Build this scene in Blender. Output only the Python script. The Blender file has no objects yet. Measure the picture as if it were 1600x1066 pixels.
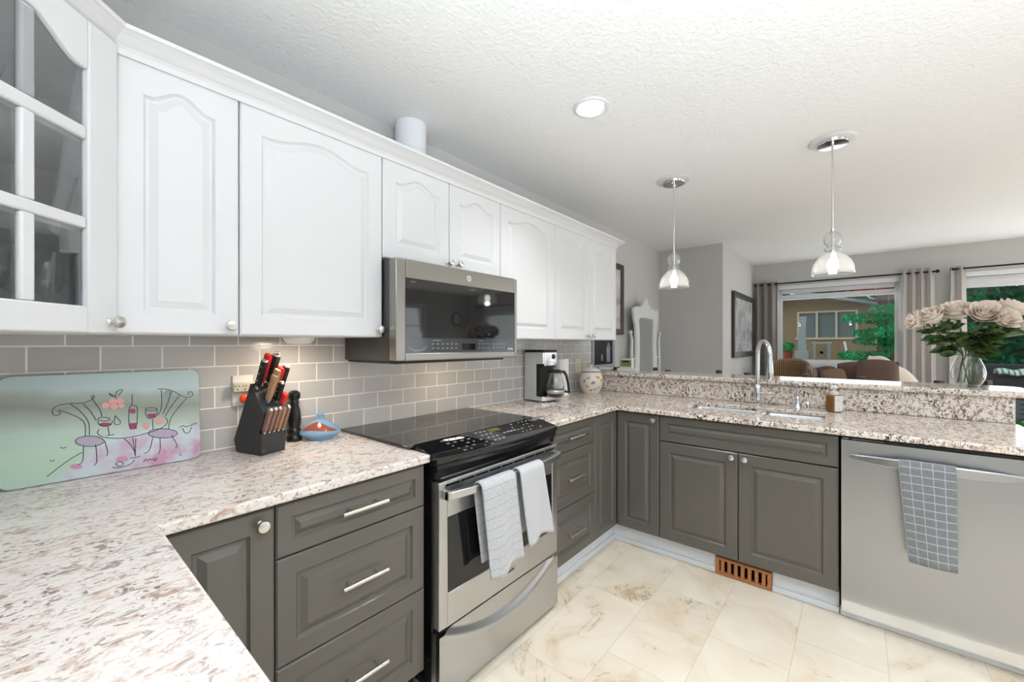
import bpy, bmesh, math, random
from mathutils import Vector, Matrix, Euler
random.seed(7)
PI = math.pi
scene = bpy.context.scene
C = scene.collection

# ------------------------------------------------------------------ camera
cam_d = bpy.data.cameras.new('camera')
cam = bpy.data.objects.new('camera', cam_d); C.objects.link(cam)
cam.location = (0, 0, 1.3185)
cam.rotation_euler = (PI/2, 0, math.radians(40.13) - PI/2)
cam_d.sensor_width = 36.0
cam_d.lens = 639.1/1600*36.0
cam_d.shift_y = 3.7/1600
cam_d.clip_start = 0.02; cam_d.clip_end = 200
scene.camera = cam

# ------------------------------------------------------------------ world, light, exposure
scene.view_settings.view_transform = 'Standard'
scene.view_settings.look = 'None'
scene.view_settings.gamma = 1.0
scene.view_settings.use_curve_mapping = False
scene.view_settings.exposure = -0.14
world = bpy.data.worlds.new('sky'); scene.world = world
world.use_nodes = True
bg = world.node_tree.nodes['Background']
bg.inputs[0].default_value = (0.86, 0.94, 1.0, 1)
bg.inputs[1].default_value = 1.3

def area(name, loc, direction, sx, sy, power, color=(1, 1, 1), shape='RECTANGLE', spread=PI):
    l = bpy.data.lights.new(name, 'AREA'); l.shape = shape; l.size = sx; l.size_y = sy
    l.energy = power; l.color = color; l.spread = spread
    o = bpy.data.objects.new(name, l); C.objects.link(o)
    o.location = loc
    o.rotation_euler = Vector(direction).to_track_quat('-Z', 'Y').to_euler()
    return o
# daylight at the french, living and patio openings; side and near are added fill
area('daylight_french_window', (4.9, -4.12, 1.2), (0, 1, 0.3), 1.0, 1.9, 20, (0.95, 0.98, 1.0))
area('added_fill_side', (1.2, -4.12, 1.45), (0, 1, 3.2), 2.2, 1.5, 56, (0.88, 0.945, 1.0), spread=math.radians(125))  # added fill lamp out of view, tilted up to bounce off the ceiling
area('added_fill_near', (-0.40, -0.88, 1.45), (1, 0.7, 3.2), 2.0, 1.4, 112, (0.86, 0.935, 1.0), spread=math.radians(125))  # added lamp behind the camera, stands in for flash bounced upward
area('daylight_living_window', (6.70, 0.2, 1.5), (-1, 0, 0.3), 1.2, 0.9, 6, (0.93, 0.98, 1.0))
area('daylight_patio_door', (6.70, -2.4, 1.2), (-1, 0, 0.3), 2.6, 1.9, 40, (0.93, 0.98, 1.0))
DOWNLIGHT = 4.6
PENDANT = 1.5

# ------------------------------------------------------------------ helpers
class MB:
    def __init__(s): s.bm = bmesh.new()
    def face(s, pts):
        vs = [s.bm.verts.new(p) for p in pts]
        return s.bm.faces.new(vs)
    def box(s, x0, x1, y0, y1, z0, z1, m=None):
        P = [(x0,y0,z0),(x1,y0,z0),(x1,y1,z0),(x0,y1,z0),(x0,y0,z1),(x1,y0,z1),(x1,y1,z1),(x0,y1,z1)]
        if m is not None: P = [m @ Vector(p) for p in P]
        v = [s.bm.verts.new(p) for p in P]
        for f in ((3,2,1,0),(4,5,6,7),(0,1,5,4),(1,2,6,5),(2,3,7,6),(3,0,4,7)): s.bm.faces.new([v[i] for i in f])
        return s
    def loops(s, L, closed=True, cap0=True, cap1=True):
        R = [[s.bm.verts.new(p) for p in l] for l in L]
        n = len(R[0])
        for a, b in zip(R, R[1:]):
            for i in range(n if closed else n-1):
                j = (i+1) % n
                try: s.bm.faces.new((a[i], a[j], b[j], b[i]))
                except ValueError: pass
        if closed and cap0: s.bm.faces.new(list(reversed(R[0])))
        if closed and cap1: s.bm.faces.new(R[-1])
        return s
    def lathe(s, prof, n=24, c=(0,0,0), m=None, cap0=True, cap1=True):
        L = []
        for r, z in prof:
            l = [Vector((c[0]+r*math.cos(2*PI*i/n), c[1]+r*math.sin(2*PI*i/n), c[2]+z)) for i in range(n)]
            if m is not None: l = [m @ p for p in l]
            L.append(l)
        return s.loops(L, True, cap0, cap1)
    def tube(s, pts, r, n=10, caps=True):
        pts = [Vector(p) for p in pts]
        L = []; prev = None
        for i, p in enumerate(pts):
            t = (pts[min(i+1, len(pts)-1)] - pts[max(i-1, 0)]).normalized()
            if prev is None:
                a = t.orthogonal().normalized()
            else:
                a = (prev - t*prev.dot(t))
                a = a.normalized() if a.length > 1e-6 else t.orthogonal().normalized()
            prev = a; b = t.cross(a)
            rr = r[i] if isinstance(r, (list, tuple)) else r
            L.append([p + (a*math.cos(2*PI*k/n) + b*math.sin(2*PI*k/n))*rr for k in range(n)])
        return s.loops(L, True, caps, caps)
    def cyl(s, p0, p1, r0, r1=None, n=16): return s.tube([p0, p1], [r0, r0 if r1 is None else r1], n)
    def ball(s, c, r, n=16, k=10, m=None):
        if not isinstance(r, (tuple, list)): r = (r, r, r)
        L = []
        for j in range(1, k):
            a = -PI/2 + PI*j/k
            L.append([Vector((c[0]+r[0]*math.cos(a)*math.cos(2*PI*i/n), c[1]+r[1]*math.cos(a)*math.sin(2*PI*i/n), c[2]+r[2]*math.sin(a))) for i in range(n)])
        if m is not None: L = [[m @ p for p in l] for l in L]
        return s.loops(L)
    def prism(s, poly, z0, z1, m=None):
        a = [Vector((p[0], p[1], z0)) for p in poly]; b = [Vector((p[0], p[1], z1)) for p in poly]
        if m is not None: a = [m @ p for p in a]; b = [m @ p for p in b]
        return s.loops([a, b])
    def prism_x(s, poly_yz, x0, x1):
        return s.loops([[Vector((x0, p[0], p[1])) for p in poly_yz], [Vector((x1, p[0], p[1])) for p in poly_yz]])
    def grid(s, f, nu, nv):
        V = [[s.bm.verts.new(f(i/nu, j/nv)) for j in range(nv+1)] for i in range(nu+1)]
        for i in range(nu):
            for j in range(nv):
                s.bm.faces.new((V[i][j], V[i+1][j], V[i+1][j+1], V[i][j+1]))
        return s
    def build(s, name, material, parent=None, loc=None, rot=None, bevel=0, smooth=False, seg=2, solid=0, sub=0, keep=False, angle=0.6):
        if not keep: bmesh.ops.recalc_face_normals(s.bm, faces=s.bm.faces[:])
        me = bpy.data.meshes.new(name); s.bm.to_mesh(me); s.bm.free()
        if material is not None: me.materials.append(material)
        o = bpy.data.objects.new(name, me); C.objects.link(o)
        if parent is not None: o.parent = parent
        if loc is not None: o.location = loc
        if rot is not None: o.rotation_euler = rot
        if solid:
            md = o.modifiers.new('solid', 'SOLIDIFY'); md.thickness = solid; md.offset = 0
        if bevel:
            md = o.modifiers.new('bevel', 'BEVEL'); md.width = bevel; md.segments = seg; md.limit_method = 'ANGLE'; md.angle_limit = angle
        if sub:
            md = o.modifiers.new('sub', 'SUBSURF'); md.levels = sub; md.render_levels = sub
        if smooth or bevel:
            for p in me.polygons: p.use_smooth = True
            if not sub:
                try:
                    me.set_sharp_from_angle(angle=0.7)
                except Exception: pass
        return o

def tag(o, label, cat, group=None, kind=None):
    o['label'] = label; o['category'] = cat
    if group: o['group'] = group
    if kind: o['kind'] = kind
    return o
def thing(name, label, cat, loc=(0,0,0), rotz=0, group=None):
    o = bpy.data.objects.new(name, None); C.objects.link(o)
    o.empty_display_size = 0.05
    o.location = loc; o.rotation_euler = (0, 0, rotz)
    return tag(o, label, cat, group)
def struct(o): o['kind'] = 'structure'; return o
def copy_tree(o, parent=None):
    c = o.copy(); C.objects.link(c)
    if parent is not None: c.parent = parent
    for ch in list(o.children): copy_tree(ch, c)
    return c
def text(name, body, size, material, parent, loc, rot, extrude=0.0004, align='CENTER'):
    cu = bpy.data.curves.new(name, 'FONT'); cu.body = body; cu.size = size; cu.extrude = extrude
    cu.align_x = align; cu.align_y = 'CENTER'
    cu.materials.append(material)
    tmp = bpy.data.objects.new(name, cu); C.objects.link(tmp)
    bpy.context.view_layer.update()
    me = bpy.data.meshes.new_from_object(tmp.evaluated_get(bpy.context.evaluated_depsgraph_get()))
    bpy.data.objects.remove(tmp); bpy.data.curves.remove(cu)
    o = bpy.data.objects.new(name, me); C.objects.link(o)
    o.parent = parent; o.location = loc; o.rotation_euler = rot
    return o

# ------------------------------------------------------------------ materials
def srgb(r, g, b):
    f = lambda c: (c/255/12.92) if c/255 <= 0.04045 else ((c/255+0.055)/1.055)**2.4
    return (f(r), f(g), f(b), 1)
def base(name):
    m = bpy.data.materials.new(name); m.use_nodes = True
    nt = m.node_tree; return m, nt, nt.nodes['Principled BSDF']
def mat(name, col, rough=0.5, metal=0.0, spec=0.5, emit=None, es=0.0, trans=0.0, ior=1.45, coat=0.0, sheen=0.0, bump=None, aniso=0.0):
    m, nt, p = base(name)
    p.inputs['Base Color'].default_value = col if len(col) == 4 else (*col, 1)
    p.inputs['Roughness'].default_value = rough
    p.inputs['Metallic'].default_value = metal
    p.inputs['Specular IOR Level'].default_value = spec
    p.inputs['IOR'].default_value = ior
    if trans: p.inputs['Transmission Weight'].default_value = trans
    if coat: p.inputs['Coat Weight'].default_value = coat
    if sheen: p.inputs['Sheen Weight'].default_value = sheen
    if aniso: p.inputs['Anisotropic'].default_value = aniso
    if emit:
        p.inputs['Emission Color'].default_value = emit if len(emit) == 4 else (*emit, 1)
        p.inputs['Emission Strength'].default_value = es
    if bump:
        sc, st, dist = bump
        tc = nt.nodes.new('ShaderNodeTexCoord'); no = nt.nodes.new('ShaderNodeTexNoise'); b = nt.nodes.new('ShaderNodeBump')
        no.inputs['Scale'].default_value = sc; no.inputs['Detail'].default_value = 4
        b.inputs['Strength'].default_value = st; b.inputs['Distance'].default_value = dist
        nt.links.new(tc.outputs['Object'], no.inputs['Vector']); nt.links.new(no.outputs['Fac'], b.inputs['Height'])
        nt.links.new(b.outputs['Normal'], p.inputs['Normal'])
    return m
class NT:
    def __init__(s, nt): s.nt = nt
    def n(s, t, **k):
        x = s.nt.nodes.new(t)
        for a, v in k.items():
            if a.startswith('_'): setattr(x, a[1:], v)
            else: x.inputs[a.replace('__', ' ')].default_value = v
        return x
    def l(s, a, b): s.nt.links.new(a, b)
    def ramp(s, fac, stops, interp='LINEAR'):
        r = s.nt.nodes.new('ShaderNodeValToRGB'); e = r.color_ramp.elements; r.color_ramp.interpolation = interp
        while len(e) < len(stops): e.new(0.5)
        for q, (p, c) in zip(e, stops): q.position = p; q.color = c if len(c) == 4 else (*c, 1)
        s.l(fac, r.inputs[0]); return r.outputs[0]
    def mix(s, fac, a, b, mode='MIX'):
        x = s.nt.nodes.new('ShaderNodeMix'); x.data_type = 'RGBA'; x.blend_type = mode
        for sock, v in ((x.inputs[0], fac), (x.inputs[6], a), (x.inputs[7], b)):
            if hasattr(v, 'is_output'): s.l(v, sock)
            else: sock.default_value = v if not isinstance(v, tuple) or len(v) == 4 else (*v, 1)
        return x.outputs[2]
    def math(s, op, a, b=None):
        x = s.nt.nodes.new('ShaderNodeMath'); x.operation = op
        for i, v in enumerate((a, b)):
            if v is None: continue
            if hasattr(v, 'is_output'): s.l(v, x.inputs[i])
            else: x.inputs[i].default_value = v
        return x.outputs[0]

def granite_mat(name, t0, t1, zlo, dark, warm):
    m, nt, p = base(name); k = NT(nt)
    tc = k.n('ShaderNodeTexCoord')
    mp = k.n('ShaderNodeMapping'); mp.inputs['Rotation'].default_value = (0.3, 0.2, 0.6); mp.inputs['Scale'].default_value = (1, 1.5, 1.2)
    k.l(tc.outputs['Object'], mp.inputs[0]); V = mp.outputs[0]
    n0 = k.n('ShaderNodeTexNoise', Scale=3.5, Detail=5.0, Roughness=0.6, Distortion=0.8); k.l(V, n0.inputs['Vector'])
    n1 = k.n('ShaderNodeTexNoise', Scale=26.0, Detail=6.0, Roughness=0.62, Distortion=0.7); k.l(V, n1.inputs['Vector'])
    n2 = k.n('ShaderNodeTexNoise', Scale=46.0, Detail=5.0, Roughness=0.65, Distortion=1.2); k.l(V, n2.inputs['Vector'])
    n3 = k.n('ShaderNodeTexNoise', Scale=15.0, Detail=7.0, Roughness=0.7, Distortion=1.6); k.l(V, n3.inputs['Vector'])
    b = k.ramp(n1.outputs['Fac'], [(0.28, srgb(210,202,198)), (0.42, srgb(244,239,234)), (0.58, srgb(240,232,226)), (0.72, srgb(220,200,188))])
    tanm = k.ramp(n3.outputs['Fac'], [(0.53, (0,0,0)), (0.66, (0.8,0.8,0.8))])
    b = k.mix(tanm, b, srgb(186,142,116))
    zone = k.ramp(n0.outputs['Fac'], [(0.32, (zlo,)*3), (0.60, (1,1,1))])
    dk = k.ramp(n2.outputs['Fac'], [(t0, (0,0,0)), (t1, (1,1,1))])
    f = k.math('MULTIPLY', dk, zone)
    b = k.mix(f, b, dark)
    gy = k.ramp(n1.outputs['Fac'], [(0.34, (0.75,0.75,0.75)), (0.42, (0,0,0))])
    gz = k.math('MULTIPLY', gy, zone)
    b = k.mix(gz, b, srgb(146,130,124))
    vo = k.n('ShaderNodeTexVoronoi', Scale=190.0); k.l(V, vo.inputs['Vector'])
    sp = k.ramp(vo.outputs['Color'], [(0.0, (0.9,0.9,0.9)), (0.10, (0,0,0))])
    sz = k.math('MULTIPLY', sp, zone)
    b = k.mix(sz, b, srgb(66,54,50))
    b = k.mix(1.0, b, warm, 'MULTIPLY')
    k.l(b, p.inputs['Base Color'])
    p.inputs['Roughness'].default_value = 0.13
    return m

def tile_mat():
    m, nt, p = base('backsplash_tile'); k = NT(nt)
    g = k.n('ShaderNodeNewGeometry'); sx = k.n('ShaderNodeSeparateXYZ'); k.l(g.outputs['Position'], sx.inputs[0])
    cx = k.n('ShaderNodeCombineXYZ')
    k.l(k.math('ADD', sx.outputs['X'], -0.0745 + 0.1503*10), cx.inputs['X'])
    k.l(k.math('ADD', sx.outputs['Z'], -0.9233 + 0.0773*2), cx.inputs['Y'])
    br = k.n('ShaderNodeTexBrick', _offset=0.5, Scale=1.0)
    k.l(cx.outputs[0], br.inputs['Vector'])
    br.inputs['Brick Width'].default_value = 0.1503; br.inputs['Row Height'].default_value = 0.0773
    br.inputs['Mortar Size'].default_value = 0.0021; br.inputs['Mortar Smooth'].default_value = 0.1; br.inputs['Bias'].default_value = 0.0
    br.inputs['Color1'].default_value = srgb(180,177,173); br.inputs['Color2'].default_value = srgb(191,188,184); br.inputs['Mortar'].default_value = srgb(246,243,236)
    k.l(br.outputs['Color'], p.inputs['Base Color'])
    ro = k.ramp(br.outputs['Fac'], [(0, (0.17,)*3), (1, (0.7,)*3)]); k.l(ro, p.inputs['Roughness'])
    bu = k.n('ShaderNodeBump', Strength=0.5, Distance=0.002); inv = k.math('SUBTRACT', 1.0, br.outputs['Fac'])
    k.l(inv, bu.inputs['Height']); k.l(bu.outputs[0], p.inputs['Normal'])
    return m

def floor_mat():
    m, nt, p = base('marble_floor_tile'); k = NT(nt)
    g = k.n('ShaderNodeNewGeometry'); sx = k.n('ShaderNodeSeparateXYZ'); k.l(g.outputs['Position'], sx.inputs[0])
    cx = k.n('ShaderNodeCombineXYZ')
    k.l(k.math('ADD', sx.outputs['X'], 0.23), cx.inputs['X']); k.l(k.math('ADD', sx.outputs['Y'], 20*0.305-0.207), cx.inputs['Y'])
    br = k.n('ShaderNodeTexBrick', _offset=0.37, Scale=1.0); k.l(cx.outputs[0], br.inputs['Vector'])
    br.inputs['Brick Width'].default_value = 0.61; br.inputs['Row Height'].default_value = 0.305
    br.inputs['Mortar Size'].default_value = 0.0011; br.inputs['Mortar Smooth'].default_value = 0.3; br.inputs['Bias'].default_value = 0.0
    br.inputs['Color1'].default_value = (0.0,0.0,0.0,1); br.inputs['Color2'].default_value = (1,1,1,1); br.inputs['Mortar'].default_value = (0.5,0.5,0.5,1)
    off = k.n('ShaderNodeVectorMath', _operation='MULTIPLY_ADD')
    k.l(br.outputs['Color'], off.inputs[0]); off.inputs[1].default_value = (1.7, 2.3, 5.0); k.l(g.outputs['Position'], off.inputs[2])
    n1 = k.n('ShaderNodeTexNoise', Scale=3.2, Detail=8.0, Roughness=0.6, Distortion=0.9); k.l(off.outputs[0], n1.inputs['Vector'])
    b = k.ramp(n1.outputs['Fac'], [(0.3, srgb(240,230,212)), (0.55, srgb(231,218,198)), (0.645, srgb(222,204,178)), (0.70, srgb(196,176,144))])
    n2 = k.n('ShaderNodeTexNoise', Scale=2.3, Detail=5.0, Roughness=0.55, Distortion=1.4); k.l(off.outputs[0], n2.inputs['Vector'])
    a = k.math('ABSOLUTE', k.math('SUBTRACT', n2.outputs['Fac'], 0.5))
    vein = k.ramp(a, [(0.0, (0.75,)*3), (0.010, (0,0,0))])
    brk = k.ramp(n1.outputs['Fac'], [(0.5, (0,0,0)), (0.62, (1,1,1))])
    b = k.mix(k.math('MULTIPLY', vein, brk), b, srgb(150,132,104))
    b = k.mix(k.math('MULTIPLY', br.outputs['Fac'], 0.7), b, srgb(176,164,142))
    k.l(b, p.inputs['Base Color'])
    p.inputs['Roughness'].default_value = 0.28
    return m

def ceiling_mat():
    return mat('ceiling_paint', (0.86,0.86,0.86), 0.9, spec=0.2, bump=(60, 0.5, 0.009))

def steel_mat(name, col, rough, axis):
    m, nt, p = base(name); k = NT(nt)
    p.inputs['Metallic'].default_value = 1.0; p.inputs['Base Color'].default_value = col
    p.inputs['Roughness'].default_value = rough; p.inputs['Anisotropic'].default_value = 0.4
    return m

def thin_glass(name, tint=(1,1,1,1), refl=0.9, ior=1.45, rough=0.0, milky=0.0):
    m = bpy.data.materials.new(name); m.use_nodes = True; nt = m.node_tree; nt.nodes.clear(); k = NT(nt)
    out = k.n('ShaderNodeOutputMaterial'); t = k.n('ShaderNodeBsdfTransparent'); g = k.n('ShaderNodeBsdfGlossy'); mx = k.n('ShaderNodeMixShader')
    t.inputs[0].default_value = tint; g.inputs['Roughness'].default_value = rough
    lw = k.n('ShaderNodeLayerWeight', Blend=0.5); f = k.math('POWER', lw.outputs['Facing'], 3.2)
    f = k.math('ADD', k.math('MULTIPLY', f, 0.9*refl), 0.04*refl)
    k.l(f, mx.inputs[0]); k.l(t.outputs[0], mx.inputs[1]); k.l(g.outputs[0], mx.inputs[2])
    if milky:
        tr = k.n('ShaderNodeBsdfTranslucent'); tr.inputs[0].default_value = (1,1,1,1); m2 = k.n('ShaderNodeMixShader')
        m2.inputs[0].default_value = milky; k.l(mx.outputs[0], m2.inputs[1]); k.l(tr.outputs[0], m2.inputs[2]); mx = m2
    k.l(mx.outputs[0], out.inputs[0])
    return m

def checks_mat(name, basec, linec, sx, sz, wid, ax='XZ', soft=0.6):
    m, nt, p = base(name); k = NT(nt)
    uv = k.n('ShaderNodeUVMap'); s = k.n('ShaderNodeSeparateXYZ'); k.l(uv.outputs[0], s.inputs[0])
    def line(o, n, wid):
        f = k.math('FRACT', k.math('MULTIPLY', o, n)); return k.math('LESS_THAN', f, wid*n)
    fs = []
    if sx: fs.append(line(s.outputs[0], sx, wid))
    if sz: fs.append(line(s.outputs[1], sz, wid/3))
    f = fs[0] if len(fs) == 1 else k.math('MAXIMUM', fs[0], fs[1])
    tc = k.n('ShaderNodeTexCoord'); no = k.n('ShaderNodeTexNoise', Scale=160.0, Detail=3.0); k.l(tc.outputs['Object'], no.inputs['Vector'])
    b0 = k.ramp(no.outputs['Fac'], [(0.35, tuple(c*0.82 for c in basec[:3])), (0.65, basec)])
    b = k.mix(k.math('MULTIPLY', f, soft), b0, linec)
    k.l(b, p.inputs['Base Color']); p.inputs['Roughness'].default_value = 0.95; p.inputs['Specular IOR Level'].default_value = 0.1
    p.inputs['Sheen Weight'].default_value = 0.3
    bu = k.n('ShaderNodeBump', Strength=0.4, Distance=0.001); k.l(no.outputs['Fac'], bu.inputs['Height']); k.l(bu.outputs[0], p.inputs['Normal'])
    return m

def wood_mat(name, c1, c2, scale=30, rough=0.45, axis=(1, 12, 12)):
    m, nt, p = base(name); k = NT(nt)
    tc = k.n('ShaderNodeTexCoord'); mp = k.n('ShaderNodeMapping'); k.l(tc.outputs['Object'], mp.inputs[0]); mp.inputs['Scale'].default_value = axis
    no = k.n('ShaderNodeTexNoise', Scale=float(scale), Detail=4.0, Distortion=0.6); k.l(mp.outputs[0], no.inputs['Vector'])
    k.l(k.ramp(no.outputs['Fac'], [(0.3, c1), (0.7, c2)]), p.inputs['Base Color']); p.inputs['Roughness'].default_value = rough
    return m

def mottled(name, stops, scale, rough=0.6, spec=0.4, obj=True, trans=0.0):
    m, nt, p = base(name); k = NT(nt)
    tc = k.n('ShaderNodeTexCoord'); no = k.n('ShaderNodeTexNoise', Scale=float(scale), Detail=4.0); k.l(tc.outputs['Object'], no.inputs['Vector'])
    k.l(k.ramp(no.outputs['Fac'], stops), p.inputs['Base Color']); p.inputs['Roughness'].default_value = rough; p.inputs['Specular IOR Level'].default_value = spec
    if trans: p.inputs['Subsurface Weight'].default_value = trans
    return m

def wicker_mat():
    m, nt, p = base('wicker'); k = NT(nt)
    tc = k.n('ShaderNodeTexCoord')
    w1 = k.n('ShaderNodeTexWave', _wave_type='BANDS', _bands_direction='Z', Scale=16.0, Distortion=1.0); k.l(tc.outputs['Object'], w1.inputs['Vector'])
    w2 = k.n('ShaderNodeTexWave', _wave_type='BANDS', _bands_direction='Y', Scale=16.0, Distortion=1.0); k.l(tc.outputs['Object'], w2.inputs['Vector'])
    f = k.math('MULTIPLY', w1.outputs['Fac'], w2.outputs['Fac'])
    k.l(k.ramp(f, [(0.05, srgb(92,66,44)), (0.35, srgb(158,122,86)), (0.8, srgb(206,174,134))]), p.inputs['Base Color']); p.inputs['Roughness'].default_value = 0.6
    bu = k.n('ShaderNodeBump', Strength=0.8, Distance=0.01); k.l(f, bu.inputs['Height']); k.l(bu.outputs[0], p.inputs['Normal'])
    return m

def board_mat():
    m, nt, p = base('board_print'); k = NT(nt)
    tc = k.n('ShaderNodeTexCoord'); s = k.n('ShaderNodeSeparateXYZ'); k.l(tc.outputs['Object'], s.inputs[0])
    no = k.n('ShaderNodeTexNoise', Scale=7.0, Detail=4.0); k.l(tc.outputs['Object'], no.inputs['Vector'])
    z = k.math('ADD', s.outputs['Z'], k.math('MULTIPLY', k.math('SUBTRACT', no.outputs['Fac'], 0.5), 0.05))
    z = k.math('ADD', z, k.math('MULTIPLY', s.outputs['X'], 0.10))
    b = k.ramp(k.math('MULTIPLY', z, 1/0.31), [(0.0, srgb(182,206,188)), (0.22, srgb(190,214,192)), (0.42, srgb(190,210,196)), (0.55, srgb(170,182,170)), (0.66, srgb(148,154,142)), (0.76, srgb(164,174,166)), (0.84, srgb(186,204,204)), (1.0, srgb(182,202,204))])
    # pink ground in the lower corner
    d = k.math('MINIMUM', k.math('SUBTRACT', k.math('ADD', s.outputs['X'], 0.14), s.outputs['Z']), k.math('SUBTRACT', 0.135, s.outputs['Z']))
    d = k.math('ADD', d, k.math('MULTIPLY', k.math('SUBTRACT', no.outputs['Fac'], 0.5), 0.05))
    fp = k.ramp(d, [(0.0, (0,0,0)), (0.03, (1,1,1))])
    n2 = k.n('ShaderNodeTexNoise', Scale=14.0, Detail=3.0); k.l(tc.outputs['Object'], n2.inputs['Vector'])
    b2 = k.ramp(n2.outputs['Fac'], [(0.40, srgb(204,212,220)), (0.52, srgb(204,190,210)), (0.64, srgb(204,140,178))])
    b = k.mix(k.math('MULTIPLY', fp, 0.85), b, b2)
    k.l(b, p.inputs['Base Color']); p.inputs['Roughness'].default_value = 0.22
    return m

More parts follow.
